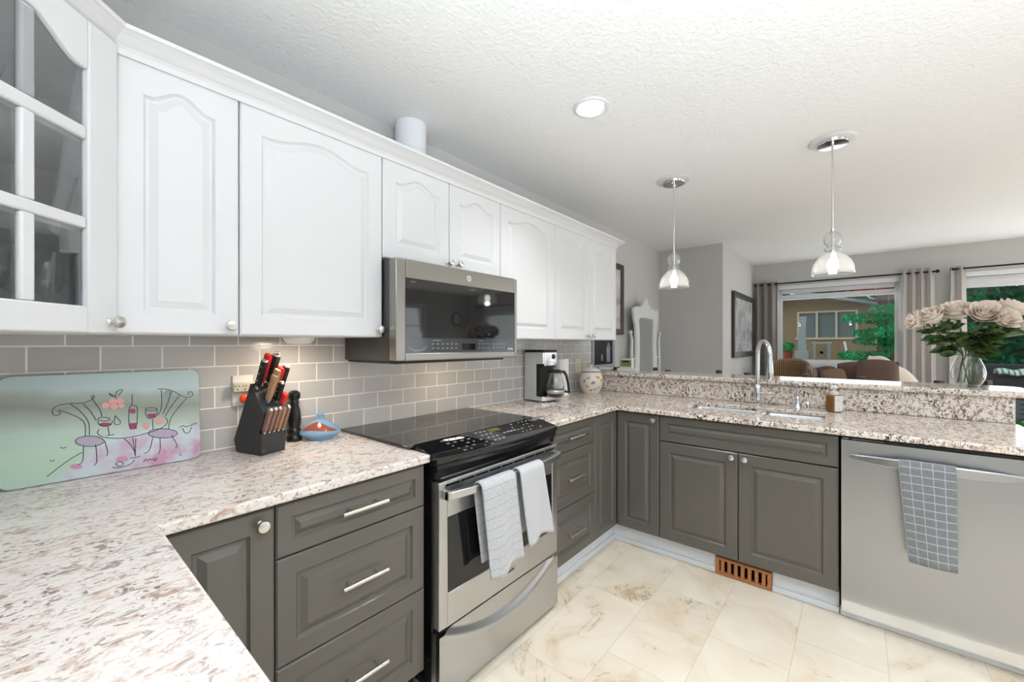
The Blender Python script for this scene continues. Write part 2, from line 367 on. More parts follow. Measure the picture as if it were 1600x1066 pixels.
M = dict(
    granite=granite_mat('granite', 0.545, 0.62, 0.3, srgb(150,128,118), (0.88,0.865,0.85,1)), granite2=granite_mat('granite_speckled', 0.51, 0.56, 0.40, srgb(70,58,55), (0.97,0.925,0.88,1)), tile=tile_mat(), floor=floor_mat(), ceiling=ceiling_mat(),
    wall=mat('grey_wall_paint', srgb(203,201,199), 0.75, spec=0.25, bump=(300, 0.06, 0.002)),
    white=mat('white_lacquer', srgb(219,219,221), 0.32),
    trim=mat('white_trim', srgb(232,234,238), 0.4),
    inner=mat('cabinet_inside', srgb(238,240,242), 0.5),
    grey=mat('grey_lacquer', srgb(99,95,89), 0.22, bump=(60, 0.05, 0.002)),
    carcass=mat('grey_carcass', srgb(60,58,54), 0.6),
    steel=steel_mat('brushed_steel', srgb(192,193,195), 0.30, 'x'),
    steel_y=steel_mat('brushed_steel_panel', srgb(236,238,241), 0.36, 'z'),
    slate=steel_mat('slate_steel', srgb(150,147,142), 0.32, 'x'),
    darksteel=mat('dark_metal_side', srgb(92,92,90), 0.4, 0.8),
    nickel=mat('satin_nickel', srgb(216,214,208), 0.28, 1.0),
    chrome=mat('chrome', srgb(224,226,228), 0.06, 1.0),
    blackglass=mat('black_glass', (0.008,0.008,0.009), 0.04, spec=0.6),
    ctrlglass=mat('smoked_glass_strip', (0.05,0.052,0.058), 0.10, spec=0.5),
    cooktop=mat('cooktop_glass', (0.012,0.012,0.013), 0.05, spec=0.9),
    black=mat('black_enamel', (0.010,0.010,0.010), 0.22),
    blackmatte=mat('black_plastic', (0.014,0.014,0.014), 0.5),
    blockblack=mat('black_painted_wood', (0.035,0.035,0.036), 0.45),
    void=mat('dark_gap', (0.004,0.004,0.004), 0.9, spec=0.1),
    ring=mat('burner_print', srgb(92,92,92), 0.3),
    print_=mat('grey_print', srgb(150,152,154), 0.9, spec=0.05),
    print_w=mat('white_print', srgb(232,232,232), 0.4),
    lcd=mat('green_display', (0.06,0.08,0.012), 0.3, emit=(0.35,0.42,0.03), es=0.12),
    lens=mat('lit_lens', (1,1,1), 0.4, emit=(1,0.98,0.94), es=9.0),
    bulb=mat('lit_bulb', (1,1,1), 0.3, emit=(1,0.97,0.92), es=14.0),
    glass=mat('clear_glass', (1,1,1), 0.0, trans=1.0, ior=1.45),
    shade=thin_glass('pendant_glass', (0.97,0.98,0.98,1), 1.8, 1.5, 0.03, 0.06), clear=thin_glass('vase_glass', (0.97,0.98,0.98,1), 1.6, 1.5, 0.0),
    pane=thin_glass('window_pane', (0.97,0.99,0.98,1), 0.3, 1.45),
    cabpane=thin_glass('cabinet_pane', (0.95,0.97,0.98,1), 2.6, 1.5),
    water=mat('water', (0.97,1,0.99), 0.0, trans=1.0, ior=1.33),
    red=mat('red_handle', srgb(206,40,36), 0.35),
    wood=wood_mat('knife_wood', srgb(142,104,72), srgb(186,150,112), 40),
    rosewood=wood_mat('steak_knife_wood', srgb(104,72,62), srgb(160,124,108), 40),
    ventwood=wood_mat('vent_wood', srgb(168,104,58), srgb(206,142,88), 12),
    stoolwood=wood_mat('stool_wood', srgb(50,42,38), srgb(72,62,56), 12),
    towel=checks_mat('striped_towel', srgb(200,201,205), srgb(120,122,128), 0, 19, 0.009),
    towel2=mat('plain_towel', srgb(196,197,201), 0.95, spec=0.1, sheen=0.3, bump=(180, 0.6, 0.002)),
    checktowel=checks_mat('checked_towel', srgb(132,134,138), srgb(206,208,210), 5, 24, 0.013),
    curtain=mat('curtain_cloth', srgb(186,181,178), 0.9, spec=0.1, sheen=0.2),
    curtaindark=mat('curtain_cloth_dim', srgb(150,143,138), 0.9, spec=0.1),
    blind=mat('shade_cloth', srgb(214,212,216), 0.8, spec=0.1),
    rod=mat('rod_metal', srgb(44,42,42), 0.35, 0.9),
    framedark=mat('dark_frame', srgb(58,56,56), 0.35),
    framebrown=mat('brown_frame', srgb(82,66,58), 0.4),
    paper=mottled('framed_print', [(0.35, srgb(150,152,154)), (0.5, srgb(196,197,198)), (0.65, srgb(218,218,218))], 5, 0.15),
    whitewood=mat('white_painted_wood', srgb(222,222,222), 0.45),
    mirror=mat('mirror_glass', (0.82,0.85,0.85), 0.03, 1.0),
    ceramic=mat('cream_ceramic', srgb(226,217,204), 0.2),
    blueglaze=mat('blue_glaze', srgb(128,164,194), 0.12),
    terracotta=mat('terracotta_glaze', srgb(150,78,58), 0.15),
    yellow=mat('ochre_glaze', srgb(206,160,86), 0.3),
    greyblue=mat('grey_blue_glaze', srgb(132,146,166), 0.3),
    orange=mat('orange_night_light', srgb(226,70,34), 0.25, emit=srgb(226,70,34), es=0.25),
    beige=mat('beige_plastic', srgb(206,198,176), 0.4),
    offwhite=mat('white_plastic', srgb(228,227,222), 0.4),
    papertowel=mat('paper_towel', srgb(238,236,232), 0.95, spec=0.1, bump=(120, 0.3, 0.002)),
    amber=mat('amber_glass', srgb(126,84,30), 0.1, spec=0.6),
    green_lcd=mat('green_panel', srgb(124,140,82), 0.3),
    brownfab=mat('brown_cushion_cloth', srgb(104,84,76), 0.9, spec=0.1, sheen=0.3),
    tanfab=mat('tan_cushion_cloth', srgb(140,112,92), 0.9, spec=0.1, sheen=0.3),
    throw=mat('cream_throw', srgb(232,220,206), 0.95, spec=0.1, sheen=0.3),
    wicker=wicker_mat(), board=board_mat(),
    ink=mat('ink_line', srgb(50,54,58), 0.4), wine=mat('wine_colour', srgb(160,62,110), 0.35), rosep=mat('rose_colour', srgb(222,164,160), 0.35),
    lilac=mat('lilac_colour', srgb(180,168,190), 0.35), pinkp=mat('pink_colour', srgb(204,146,176), 0.35), sage=mat('sage_colour', srgb(140,156,152), 0.35),
    leaf=mottled('rose_leaf', [(0.35, srgb(38,62,30)), (0.65, srgb(86,116,56))], 25, 0.45),
    petal=mottled('rose_petal', [(0.35, srgb(253,236,222)), (0.65, srgb(254,244,232))], 8, 0.7, 0.1),
    stem=mat('rose_stem', srgb(86,98,52), 0.5),
    conifer=mottled('conifer_needles', [(0.3, srgb(6,96,44)), (0.5, srgb(14,160,84)), (0.7, srgb(60,206,140))], 3.0, 0.7, 0.1),
    hedge=mottled('hedge_leaf', [(0.3, srgb(0,56,30)), (0.5, srgb(2,108,62)), (0.7, srgb(16,150,96))], 2.0, 0.8, 0.08),
    redleaf=mottled('red_leaf', [(0.3, srgb(110,10,20)), (0.7, srgb(196,26,40))], 3.0, 0.6),
    bark=mat('bark', srgb(60,46,38), 0.9),
    cedar=wood_mat('cedar_board', srgb(74,46,34), srgb(112,74,54), 6, 0.7, (8, 8, 1)),
    siding=wood_mat('tan_siding', srgb(136,112,82), srgb(160,136,104), 4, 0.7),
    roofing=mat('grey_roof', srgb(150,156,158), 0.7),
    greywood=mat('weathered_grey_wood', srgb(168,172,172), 0.8, bump=(40, 0.4, 0.01)),
    shadewin=mat('shed_pane', srgb(120,130,130), 0.3, spec=0.15),
    patio=mat('patio_paving', srgb(120,120,116), 0.9),
    patioblack=mat('dark_outdoor_weave', srgb(48,50,52), 0.7),
    stripe=checks_mat('striped_outdoor_cloth', srgb(214,232,228), srgb(60,110,104), 7, 0, 0.05, soft=0.9),
    slat=mat('blue_grey_slat', srgb(86,98,112), 0.6),
    dim=mat('photo_dark', srgb(14,14,18), 0.35, spec=0.2), framegrey=mat('grey_frame', srgb(160,160,162), 0.5), dimfig=mat('photo_pale', srgb(126,132,142), 0.3),
)
ART_LINES=[[(0.057,0.203),(0.064,0.21),(0.065,0.201),(0.059,0.192),(0.05,0.194),(0.047,0.206),(0.051,0.216),(0.061,0.223),(0.084,0.225),(0.11,0.222),(0.13,0.231),(0.135,0.24),(0.132,0.245),(0.127,0.239),(0.131,0.231),(0.141,0.21),(0.148,0.193),(0.15,0.177)],[(0.067,0.205),(0.082,0.195),(0.099,0.182),(0.11,0.17),(0.115,0.153),(0.114,0.122)],[(0.084,0.223),(0.103,0.202),(0.119,0.172),(0.123,0.152),(0.123,0.124)],[(0.11,0.22),(0.125,0.199),(0.134,0.176),(0.138,0.166)],[(0.155,0.1),(0.152,0.095),(0.145,0.091),(0.135,0.089),(0.123,0.09),(0.111,0.094),(0.101,0.099),(0.095,0.105),(0.093,0.112),(0.095,0.117),(0.101,0.121),(0.111,0.123),(0.123,0.122),(0.135,0.119),(0.145,0.113),(0.152,0.107),(0.155,0.1)],[(0.11,0.094),(0.109,0.047),(0.099,0.04)],[(0.136,0.094),(0.139,0.041),(0.132,0.031)],[(0.156,0.1),(0.163,0.062),(0.159,0.054)],[(0.143,0.139),(0.139,0.127),(0.148,0.115),(0.171,0.106),(0.207,0.101),(0.244,0.106),(0.281,0.114),(0.305,0.128),(0.308,0.145),(0.301,0.153)],[(0.22,0.099),(0.225,0.039)],[(0.227,0.097),(0.225,0.039)],[(0.199,0.101),(0.214,0.081),(0.223,0.056)],[(0.212,0.037),(0.227,0.035),(0.238,0.038)],[(0.168,0.166),(0.167,0.164),(0.164,0.163),(0.16,0.162),(0.155,0.162),(0.149,0.164),(0.145,0.166),(0.142,0.168),(0.141,0.17),(0.142,0.172),(0.145,0.174),(0.149,0.174),(0.155,0.174),(0.16,0.173),(0.164,0.171),(0.167,0.169),(0.168,0.166)],[(0.141,0.165),(0.143,0.152),(0.157,0.144),(0.171,0.151),(0.174,0.161)],[(0.163,0.144),(0.166,0.116)],[(0.159,0.116),(0.177,0.118)],[(0.18,0.176),(0.196,0.148),(0.176,0.146),(0.18,0.176)],[(0.22,0.238),(0.22,0.204),(0.213,0.199),(0.211,0.172),(0.212,0.128),(0.23,0.127),(0.233,0.193),(0.228,0.202),(0.22,0.204)],[(0.281,0.184),(0.28,0.182),(0.276,0.18),(0.272,0.18),(0.266,0.18),(0.261,0.181),(0.256,0.183),(0.253,0.185),(0.252,0.187),(0.253,0.189),(0.256,0.19),(0.261,0.191),(0.266,0.19),(0.272,0.189),(0.276,0.188),(0.28,0.186),(0.281,0.184)],[(0.252,0.185),(0.253,0.163),(0.26,0.155),(0.275,0.156),(0.281,0.166),(0.281,0.183)],[(0.269,0.152),(0.27,0.117)],[(0.283,0.251),(0.31,0.249),(0.333,0.234),(0.347,0.221),(0.364,0.213),(0.379,0.219),(0.377,0.232),(0.367,0.235),(0.364,0.226),(0.371,0.225)],[(0.293,0.247),(0.294,0.203),(0.29,0.175),(0.282,0.162)],[(0.319,0.241),(0.308,0.194),(0.294,0.164)],[(0.341,0.223),(0.316,0.186),(0.301,0.156)],[(0.361,0.212),(0.333,0.177),(0.313,0.144),(0.31,0.113)],[(0.333,0.095),(0.33,0.089),(0.321,0.085),(0.309,0.084),(0.294,0.086),(0.28,0.089),(0.268,0.095),(0.26,0.101),(0.257,0.108),(0.26,0.113),(0.268,0.117),(0.28,0.118),(0.294,0.117),(0.309,0.114),(0.321,0.108),(0.33,0.102),(0.333,0.095)],[(0.269,0.092),(0.26,0.049),(0.247,0.044)],[(0.287,0.088),(0.287,0.043),(0.281,0.036)],[(0.317,0.092),(0.333,0.052),(0.327,0.046)],[(0.037,0.021),(0.08,0.06),(0.107,0.076)],[(0.171,0.017),(0.185,0.011),(0.212,0.015),(0.224,0.029)],[(0.197,0.021),(0.196,0.019),(0.195,0.017),(0.192,0.016),(0.189,0.016),(0.185,0.017),(0.183,0.02),(0.181,0.022),(0.18,0.025),(0.181,0.028),(0.183,0.03),(0.185,0.031),(0.189,0.031),(0.192,0.029),(0.195,0.027),(0.196,0.024),(0.197,0.021)],[(0.245,0.017),(0.249,0.027),(0.254,0.017),(0.26,0.026),(0.265,0.017),(0.271,0.026),(0.273,0.011),(0.279,0.024)],[(0.338,0.115),(0.35,0.119),(0.358,0.112),(0.388,0.123)],[(0.347,0.111),(0.353,0.092),(0.364,0.09),(0.373,0.11)],[(0.063,0.099),(0.07,0.095),(0.075,0.098)],[(0.043,0.066),(0.047,0.062),(0.052,0.066)],[(0.18,0.235),(0.185,0.254),(0.202,0.258),(0.187,0.238)],[(0.185,0.231),(0.176,0.239),(0.165,0.25),(0.171,0.238),(0.181,0.235)]]
ART_PATCH={'wine':[[(0.172,0.149),(0.171,0.147),(0.168,0.146),(0.163,0.145),(0.158,0.146),(0.153,0.147),(0.148,0.149),(0.145,0.151),(0.144,0.154),(0.145,0.156),(0.148,0.157),(0.153,0.158),(0.158,0.157),(0.163,0.156),(0.168,0.154),(0.171,0.152),(0.172,0.149)],[(0.228,0.184),(0.228,0.181),(0.226,0.178),(0.223,0.177),(0.22,0.177),(0.217,0.178),(0.215,0.18),(0.213,0.183),(0.212,0.186),(0.213,0.189),(0.215,0.191),(0.217,0.193),(0.22,0.193),(0.223,0.192),(0.226,0.19),(0.228,0.187),(0.228,0.184)],[(0.213,0.147),(0.23,0.146),(0.23,0.127),(0.213,0.128)],[(0.255,0.171),(0.279,0.17),(0.275,0.157),(0.26,0.157)]],'rose':[[(0.168,0.209),(0.167,0.205),(0.165,0.202),(0.163,0.2),(0.159,0.199),(0.156,0.201),(0.153,0.203),(0.151,0.207),(0.15,0.211),(0.151,0.215),(0.153,0.218),(0.156,0.22),(0.159,0.22),(0.163,0.219),(0.165,0.216),(0.167,0.213),(0.168,0.209)],[(0.185,0.218),(0.184,0.214),(0.182,0.21),(0.179,0.208),(0.176,0.208),(0.172,0.209),(0.169,0.212),(0.167,0.216),(0.166,0.22),(0.167,0.225),(0.169,0.228),(0.172,0.231),(0.176,0.231),(0.179,0.23),(0.182,0.227),(0.184,0.223),(0.185,0.218)],[(0.201,0.22),(0.2,0.216),(0.198,0.212),(0.196,0.21),(0.192,0.21),(0.189,0.211),(0.186,0.214),(0.184,0.217),(0.184,0.222),(0.184,0.226),(0.186,0.229),(0.189,0.232),(0.192,0.232),(0.196,0.231),(0.198,0.228),(0.2,0.224),(0.201,0.22)],[(0.187,0.203),(0.187,0.2),(0.185,0.197),(0.182,0.195),(0.178,0.195),(0.174,0.196),(0.171,0.199),(0.169,0.202),(0.168,0.205),(0.169,0.209),(0.171,0.212),(0.174,0.213),(0.178,0.213),(0.182,0.212),(0.185,0.21),(0.187,0.207),(0.187,0.203)],[(0.202,0.205),(0.201,0.202),(0.2,0.2),(0.197,0.199),(0.195,0.198),(0.192,0.199),(0.19,0.201),(0.188,0.204),(0.187,0.206),(0.188,0.209),(0.19,0.211),(0.192,0.213),(0.195,0.213),(0.197,0.212),(0.2,0.21),(0.201,0.208),(0.202,0.205)],[(0.298,0.141),(0.297,0.137),(0.295,0.135),(0.291,0.133),(0.286,0.133),(0.281,0.134),(0.278,0.137),(0.275,0.141),(0.274,0.145),(0.275,0.148),(0.278,0.151),(0.281,0.152),(0.286,0.153),(0.291,0.151),(0.295,0.148),(0.297,0.145),(0.298,0.141)],[(0.261,0.131),(0.26,0.126),(0.258,0.123),(0.255,0.121),(0.252,0.12),(0.248,0.122),(0.246,0.125),(0.244,0.129),(0.243,0.134),(0.244,0.138),(0.246,0.142),(0.248,0.144),(0.252,0.144),(0.255,0.143),(0.258,0.14),(0.26,0.136),(0.261,0.131)]],'lilac':[[(0.153,0.101),(0.151,0.095),(0.144,0.092),(0.135,0.09),(0.123,0.092),(0.112,0.095),(0.102,0.1),(0.096,0.106),(0.094,0.111),(0.096,0.117),(0.102,0.12),(0.112,0.122),(0.123,0.121),(0.135,0.118),(0.144,0.113),(0.151,0.107),(0.153,0.101)],[(0.331,0.095),(0.328,0.09),(0.32,0.086),(0.308,0.085),(0.294,0.087),(0.28,0.09),(0.269,0.095),(0.261,0.101),(0.258,0.107),(0.261,0.112),(0.269,0.116),(0.28,0.117),(0.294,0.116),(0.308,0.113),(0.32,0.108),(0.328,0.101),(0.331,0.095)]],'pink':[[(0.108,0.034),(0.107,0.031),(0.104,0.029),(0.1,0.028),(0.095,0.028),(0.09,0.03),(0.086,0.033),(0.083,0.036),(0.082,0.039),(0.083,0.042),(0.086,0.044),(0.09,0.045),(0.095,0.045),(0.1,0.043),(0.104,0.04),(0.107,0.037),(0.108,0.034)],[(0.209,0.034),(0.208,0.031),(0.205,0.029),(0.2,0.028),(0.195,0.028),(0.189,0.03),(0.184,0.033),(0.181,0.036),(0.18,0.04),(0.181,0.043),(0.184,0.045),(0.189,0.046),(0.195,0.045),(0.2,0.044),(0.205,0.041),(0.208,0.037),(0.209,0.034)],[(0.308,0.018),(0.308,0.016),(0.307,0.014),(0.305,0.013),(0.304,0.013),(0.302,0.014),(0.3,0.015),(0.3,0.017),(0.299,0.02),(0.3,0.022),(0.3,0.023),(0.302,0.024),(0.304,0.024),(0.305,0.024),(0.307,0.022),(0.308,0.02),(0.308,0.018)],[(0.344,0.021),(0.344,0.019),(0.343,0.017),(0.341,0.016),(0.34,0.016),(0.338,0.017),(0.337,0.018),(0.336,0.021),(0.335,0.023),(0.336,0.025),(0.337,0.027),(0.338,0.028),(0.34,0.028),(0.341,0.027),(0.343,0.025),(0.344,0.023),(0.344,0.021)]],'sage':[[(0.324,0.224),(0.323,0.217),(0.32,0.211),(0.316,0.207),(0.31,0.206),(0.305,0.208),(0.301,0.213),(0.298,0.22),(0.297,0.227),(0.298,0.234),(0.301,0.24),(0.305,0.244),(0.31,0.245),(0.316,0.243),(0.32,0.239),(0.323,0.232),(0.324,0.224)],[(0.347,0.204),(0.346,0.197),(0.343,0.192),(0.338,0.189),(0.333,0.188),(0.327,0.19),(0.323,0.194),(0.32,0.2),(0.319,0.207),(0.32,0.214),(0.323,0.219),(0.327,0.223),(0.333,0.224),(0.338,0.222),(0.343,0.217),(0.346,0.211),(0.347,0.204)]]}

# ------------------------------------------------------------------ the room
XB, XE, YR, YL, H = -0.46, 6.78, -4.2, 1.845, 2.44
def wall_pieces(b, axis, pos, th, a0, a1, holes, z1=H):
    """axis 'x': wall at x=pos..pos+th running in y; axis 'y': wall at y=pos..pos+th running in x."""
    cuts = sorted(holes)
    def put(u0, u1, z0, zz):
        if u1-u0 < 1e-4 or zz-z0 < 1e-4: return
        if axis == 'x': b.box(min(pos, pos+th), max(pos, pos+th), u0, u1, z0, zz)
        else: b.box(u0, u1, min(pos, pos+th), max(pos, pos+th), z0, zz)
    u = a0
    for h0, h1, z0, zz in cuts:
        put(u, h0, 0, z1); put(h0, h1, 0, z0); put(h0, h1, zz, z1); u = h1
    put(u, a1, 0, z1)
b = MB(); b.box(XB-0.12, XE+0.15, YR-0.12, YL+0.12, -0.1, 0)
struct(b.build('floor', M['floor']))
b = MB(); b.box(XB-0.12, XE+0.15, YR-0.12, YL+0.12, H, H+0.1)
struct(b.build('ceiling', M['ceiling']))
b = MB(); b.box(XB-0.12, 5.0, YL, YL+0.12, 0, H); struct(b.build('wall_left', M['wall']))
b = MB(); b.box(4.998, XE+0.15, 1.141, YL+0.12, 0, H); struct(b.build('wall_corner', M['wall']))
W1 = (-0.40, 0.845, 1.05, 2.062); W2 = (-3.75, -0.885, 0.06, 2.062)
b = MB(); wall_pieces(b, 'x', XE, 0.15, YR-0.12, 1.141, [W1, W2]); struct(b.build('wall_far', M['wall']))
FW = (4.42, 5.42, 0.15, 2.1); SW = (0.1, 2.3, 0.8, 2.15)
b = MB(); wall_pieces(b, 'y', YR, -0.12, XB-0.12, XE+0.15, [FW, SW]); struct(b.build('wall_right', M['wall']))
BW = (-1.9, 0.14, 0.75, 2.15)
b = MB(); wall_pieces(b, 'x', XB, -0.12, YR, YL, [BW]); struct(b.build('wall_back', M['wall']))
b = MB(); b.box(XB, 3.272, 1.825, 1.846, 0.86, 1.40); struct(b.build('wall_backsplash', M['tile']))

def window(name, axis, pos, th, h, mull, bars, inward, fw=0.045):
    u0, u1, z0, z1 = h
    root = bpy.data.objects.new(name, None); C.objects.link(root); struct(root)
    mid = pos + th/2
    def put(b, a0, a1, zz0, zz1, d0, d1):
        if axis == 'x': b.box(min(d0, d1), max(d0, d1), a0, a1, zz0, zz1)
        else: b.box(a0, a1, min(d0, d1), max(d0, d1), zz0, zz1)
    b = MB(); e = 0.03
    put(b, u0, u0+fw, z0, z1, mid-e, mid+e); put(b, u1-fw, u1, z0, z1, mid-e, mid+e)
    put(b, u0+fw, u1-fw, z0, z0+fw, mid-e, mid+e); put(b, u0+fw, u1-fw, z1-fw, z1, mid-e, mid+e)
    for t in mull:
        c = u0+(u1-u0)*t; put(b, c-fw/2, c+fw/2, z0+fw, z1-fw, mid-e, mid+e)
    for nb, (p0, p1) in bars:
        for i in range(1, nb):
            zz = z0+fw+(z1-z0-2*fw)*i/nb; put(b, u0+(u1-u0)*p0+fw, u0+(u1-u0)*p1-fw, zz-0.009, zz+0.009, mid-0.012, mid+0.012)
    struct(b.build('window_frame', M['trim'], root, bevel=0.003))
    b = MB(); put(b, u0+fw, u1-fw, z0+fw, z1-fw, mid-0.003, mid+0.003)
    struct(b.build('window_glass', M['pane'], root))
    # casing on the room side
    cw = 0.055; s = 1 if inward > 0 else -1
    d0, d1 = pos-0.0*s, pos+0.016*s
    b = MB()
    put(b, u0-cw, u0, z0-cw, z1+cw, d0, d1); put(b, u1, u1+cw, z0-cw, z1+cw, d0, d1)
    put(b, u0, u1, z1, z1+cw, d0, d1)
    put(b, u0, u1, z0-cw, z0, d0, pos+0.03*s)
    struct(b.build('window_casing', M['trim'], root, bevel=0.004))
    return root
window('window_1', 'x', XE, 0.15, W1, [], [], -1)
window('window_2', 'x', XE, 0.15, W2, [0.5], [], -1)
window('window_3', 'y', YR, -0.12, FW, [0.5], [(5, (0, 0.5)), (5, (0.5, 1))], 1)
window('window_added_side', 'y', YR, -0.12, SW, [0.5], [], 1)  # made-up window out of view, built around the side fill lamp
window('window_added_near', 'x', XB, -0.12, BW, [0.5], [], 1)  # made-up window behind the camera, placed to suit the near fill lamp

# white toe boards under the base units
b = MB(); b.box(1.70, 2.575, 1.262, 1.275, 0.0, 0.1245); b.box(1.70, 2.57, 1.25, 1.262, 0.0, 0.03)
struct(b.build('baseboard_left', M['trim'], bevel=0.003))
b = MB(); b.box(2.565, 2.578, 0.622, 1.262, 0.0, 0.1245); b.box(2.553, 2.565, 0.622, 1.252, 0.0, 0.03)
b.box(2.565, 2.578, 0.065, 0.345, 0.0, 0.1245); b.box(2.553, 2.565, 0.065, 0.345, 0.0, 0.03)
b.box(2.565, 2.578, 0.345, 0.622, 0.097, 0.1245)
struct(b.build('baseboard_peninsula', M['trim'], bevel=0.003))
b = MB(); b.box(2.545, 2.57, -0.60, 0.062, 0.0, 0.042); struct(b.build('baseboard_dishwasher', M['trim'], bevel=0.006))
# low wall that carries the bar
b = MB(); b.box(3.212, 3.33, -0.612, YL-0.001, 0, 1.045); struct(b.build('wall_peninsula', M['wall']))

# ------------------------------------------------------------------ lamps
def recessed(loc, label, grp='recessed ceiling lights'):
    t = thing('recessed_light', label, 'ceiling light', (loc[0], loc[1], H), 0, grp)
    b = MB(); b.lathe([(0.058,0.006),(0.060,-0.004),(0.072,-0.010),(0.082,-0.007),(0.084,0.0)], 40, cap0=False, cap1=False)
    b.build('trim_ring', M['white'] if 'lit_trim' not in M else M['lit_trim'], t, smooth=True)
    b = MB(); b.lathe([(0.0595,0.004),(0.0595,-0.001),(0.0,-0.0015)], 40, cap1=False); b.build('lens', M['lens'], t)
    a = area('lamp', (loc[0], loc[1], H-0.02), (0,0,-1), 0.11, 0.11, DOWNLIGHT*(0.25 if loc[1] > 0.6 and loc[0] < 1 else 2.4 if loc[0] > 2.5 else 1.0), (0.975, 0.985, 1.0), 'DISK', math.radians(105))
    return t
recessed((1.726, 0.964), 'round white recessed downlight in the ceiling over the kitchen floor')
for x, y in ((0.55, 0.62), (0.35, -0.55), (1.726, -0.9), (4.51, -3.31), (6.01, -3.31), (4.6, -1.7), (3.0, -3.31)):  # added unseen fill downlights, except those by the grid window and clock
    recessed((x, y), {0.55: 'added unseen downlight over the inner corner of the L-shaped counter', 0.35: 'added unseen downlight beyond the open end of the counter', 1.726: 'added unseen downlight in the middle of the open floor', 4.51: 'recessed downlight near the grid-paned window', 6.01: 'recessed downlight in the corner by the wall clock', 4.6: 'added unseen downlight in front of the wicker sofa', 3.0: 'added unseen downlight by the long dining wall'}[x])

def pendant(loc, label):
    t = thing('pendant_light', label, 'pendant light', (loc[0], loc[1], H), 0, 'glass pendants over the peninsula')
    b = MB(); b.lathe([(0.070,0.0),(0.108,-0.001),(0.108,-0.006),(0.100,-0.011),(0.080,-0.013),(0.070,-0.010)], 40, cap0=False, cap1=False); b.build('ceiling_ring', M['white'], t, smooth=True)
    b = MB(); b.lathe([(0.074,0.0),(0.074,-0.022),(0.070,-0.027),(0.0,-0.028)], 40, cap1=False); cp = b.build('canopy', M['chrome'], t, smooth=True)
    for sx in (-0.032, 0.032):
        b = MB(); b.lathe([(0.006,-0.027),(0.006,-0.032),(0.0,-0.034)], 10, (sx, 0, 0), cap1=False); b.build('screw', M['nickel'], cp)
    b = MB(); b.cyl((0,0,-0.026), (0,0,-0.08), 0.006, n=12); b.cyl((0,0,-0.08), (0,0,-0.49), 0.0042, n=8); b.build('rod', M['nickel'], t)
    b = MB(); b.lathe([(0.0,-0.485),(0.009,-0.488),(0.010,-0.53),(0.007,-0.535),(0.007,-0.60),(0.017,-0.605),(0.019,-0.655),(0.014,-0.66),(0.0,-0.66)], 16, cap0=False, cap1=False); b.build('socket', M['nickel'], t, smooth=True)
    b = MB(); b.ball((0,0,-0.685), (0.026,0.026,0.038), 16, 10); b.build('bulb', M['bulb'], t, smooth=True)
    prof = [(0.011,-0.505),(0.026,-0.512),(0.037,-0.528),(0.041,-0.548),(0.036,-0.568),(0.024,-0.583),(0.027,-0.590),(0.036,-0.596),(0.038,-0.604),(0.030,-0.612),(0.036,-0.620),(0.060,-0.642),(0.080,-0.668),(0.091,-0.695),(0.095,-0.722),(0.095,-0.735)]
    b = MB(); b.lathe(prof, 40, cap0=False, cap1=False)
    sh = b.build('shade', M['shade'], t, smooth=True, keep=True, solid=0.0025)
    b = MB(); b.lathe([(0.0945,-0.733),(0.097,-0.737),(0.0945,-0.741),(0.092,-0.737)], 40, cap0=False, cap1=False)
    b.build('rim', M['shade'], sh, smooth=True)
    l = bpy.data.lights.new('pendant_bulb', 'POINT'); l.energy = PENDANT; l.color = (1, 0.95, 0.88); l.shadow_soft_size = 0.02
    o = bpy.data.objects.new('pendant_bulb', l); C.objects.link(o); o.location = (loc[0], loc[1], H-0.735)
    return t
pendant((2.87, 0.962), 'clear glass bell pendant hanging nearer the long wall, over the corner of the counter')
pendant((2.87, 0.102), 'clear glass bell pendant hanging over the soap dispenser end of the sink')

# ------------------------------------------------------------------ cabinets
YF, XF, YU = 1.203, 2.4955, 1.503
def outline(w, h, d, arch, K=24):
    pts = [(d, d), (w-d, d)]
    def top(s):
        if not arch: return h-d
        q = (s-d)/(w-2*d); q = min(max((q-0.08)/0.84, 0), 1)
        return h-d-arch + arch*(0.5-0.5*math.cos(2*PI*q))**0.9
    n = K if arch else 1
    for i in range(n+1):
        s = (w-d) - (w-2*d)*i/n
        pts.append((s, top(s)))
    return pts
def door_mesh(w, h, th=0.02, m=0.058, arch=0.0, g=1.0):
    K = 24
    def outer(d):
        pts = [(d, d), (w-d, d)]; n = K if arch else 1
        for i in range(n+1): pts.append(((w-d)-(w-2*d)*i/n, h-d))
        return pts
    def inner(d):
        return outline(w, h, d, arch, K)
    L = []
    for pts, y in ((outer(0), 0), (outer(0), -th+0.004), (outer(0.0045), -th), (inner(m), -th), (inner(m+0.003*g), -th+0.0045), (inner(m+0.007*g), -th+0.0085),
                   (inner(m+0.013*g), -th+0.0085), (inner(m+0.030*g), -th+0.0015), (inner(m+0.032*g), -th+0.0005)):
        L.append([(p[0], y, p[1]) for p in pts])
    b = MB(); b.loops(L); return b
def knob(parent, x, y, z, material=None):
    b = MB(); R = Matrix.Rotation(PI/2, 4, 'X')
    mm = Matrix.Translation((x, y, z)) @ R
    b.lathe([(0.009,0.0),(0.009,0.003),(0.0055,0.006),(0.0055,0.014),(0.011,0.017),(0.0155,0.021),(0.0165,0.026),(0.014,0.031),(0.006,0.0335),(0.0,0.034)], 20, (0,0,0), mm, cap1=False)
    return b.build('knob', material or M['nickel'], parent, smooth=True)
def pull(parent, x, y, z, w=0.155):
    b = MB(); b.cyl((x-w/2, y-0.032, z), (x+w/2, y-0.032, z), 0.006, n=14)
    for s in (-0.048, 0.048): b.cyl((x+s, y, z), (x+s, y-0.032, z), 0.0045, n=10)
    return b.build('bar_handle', M['nickel'], parent, smooth=True, bevel=0.001)
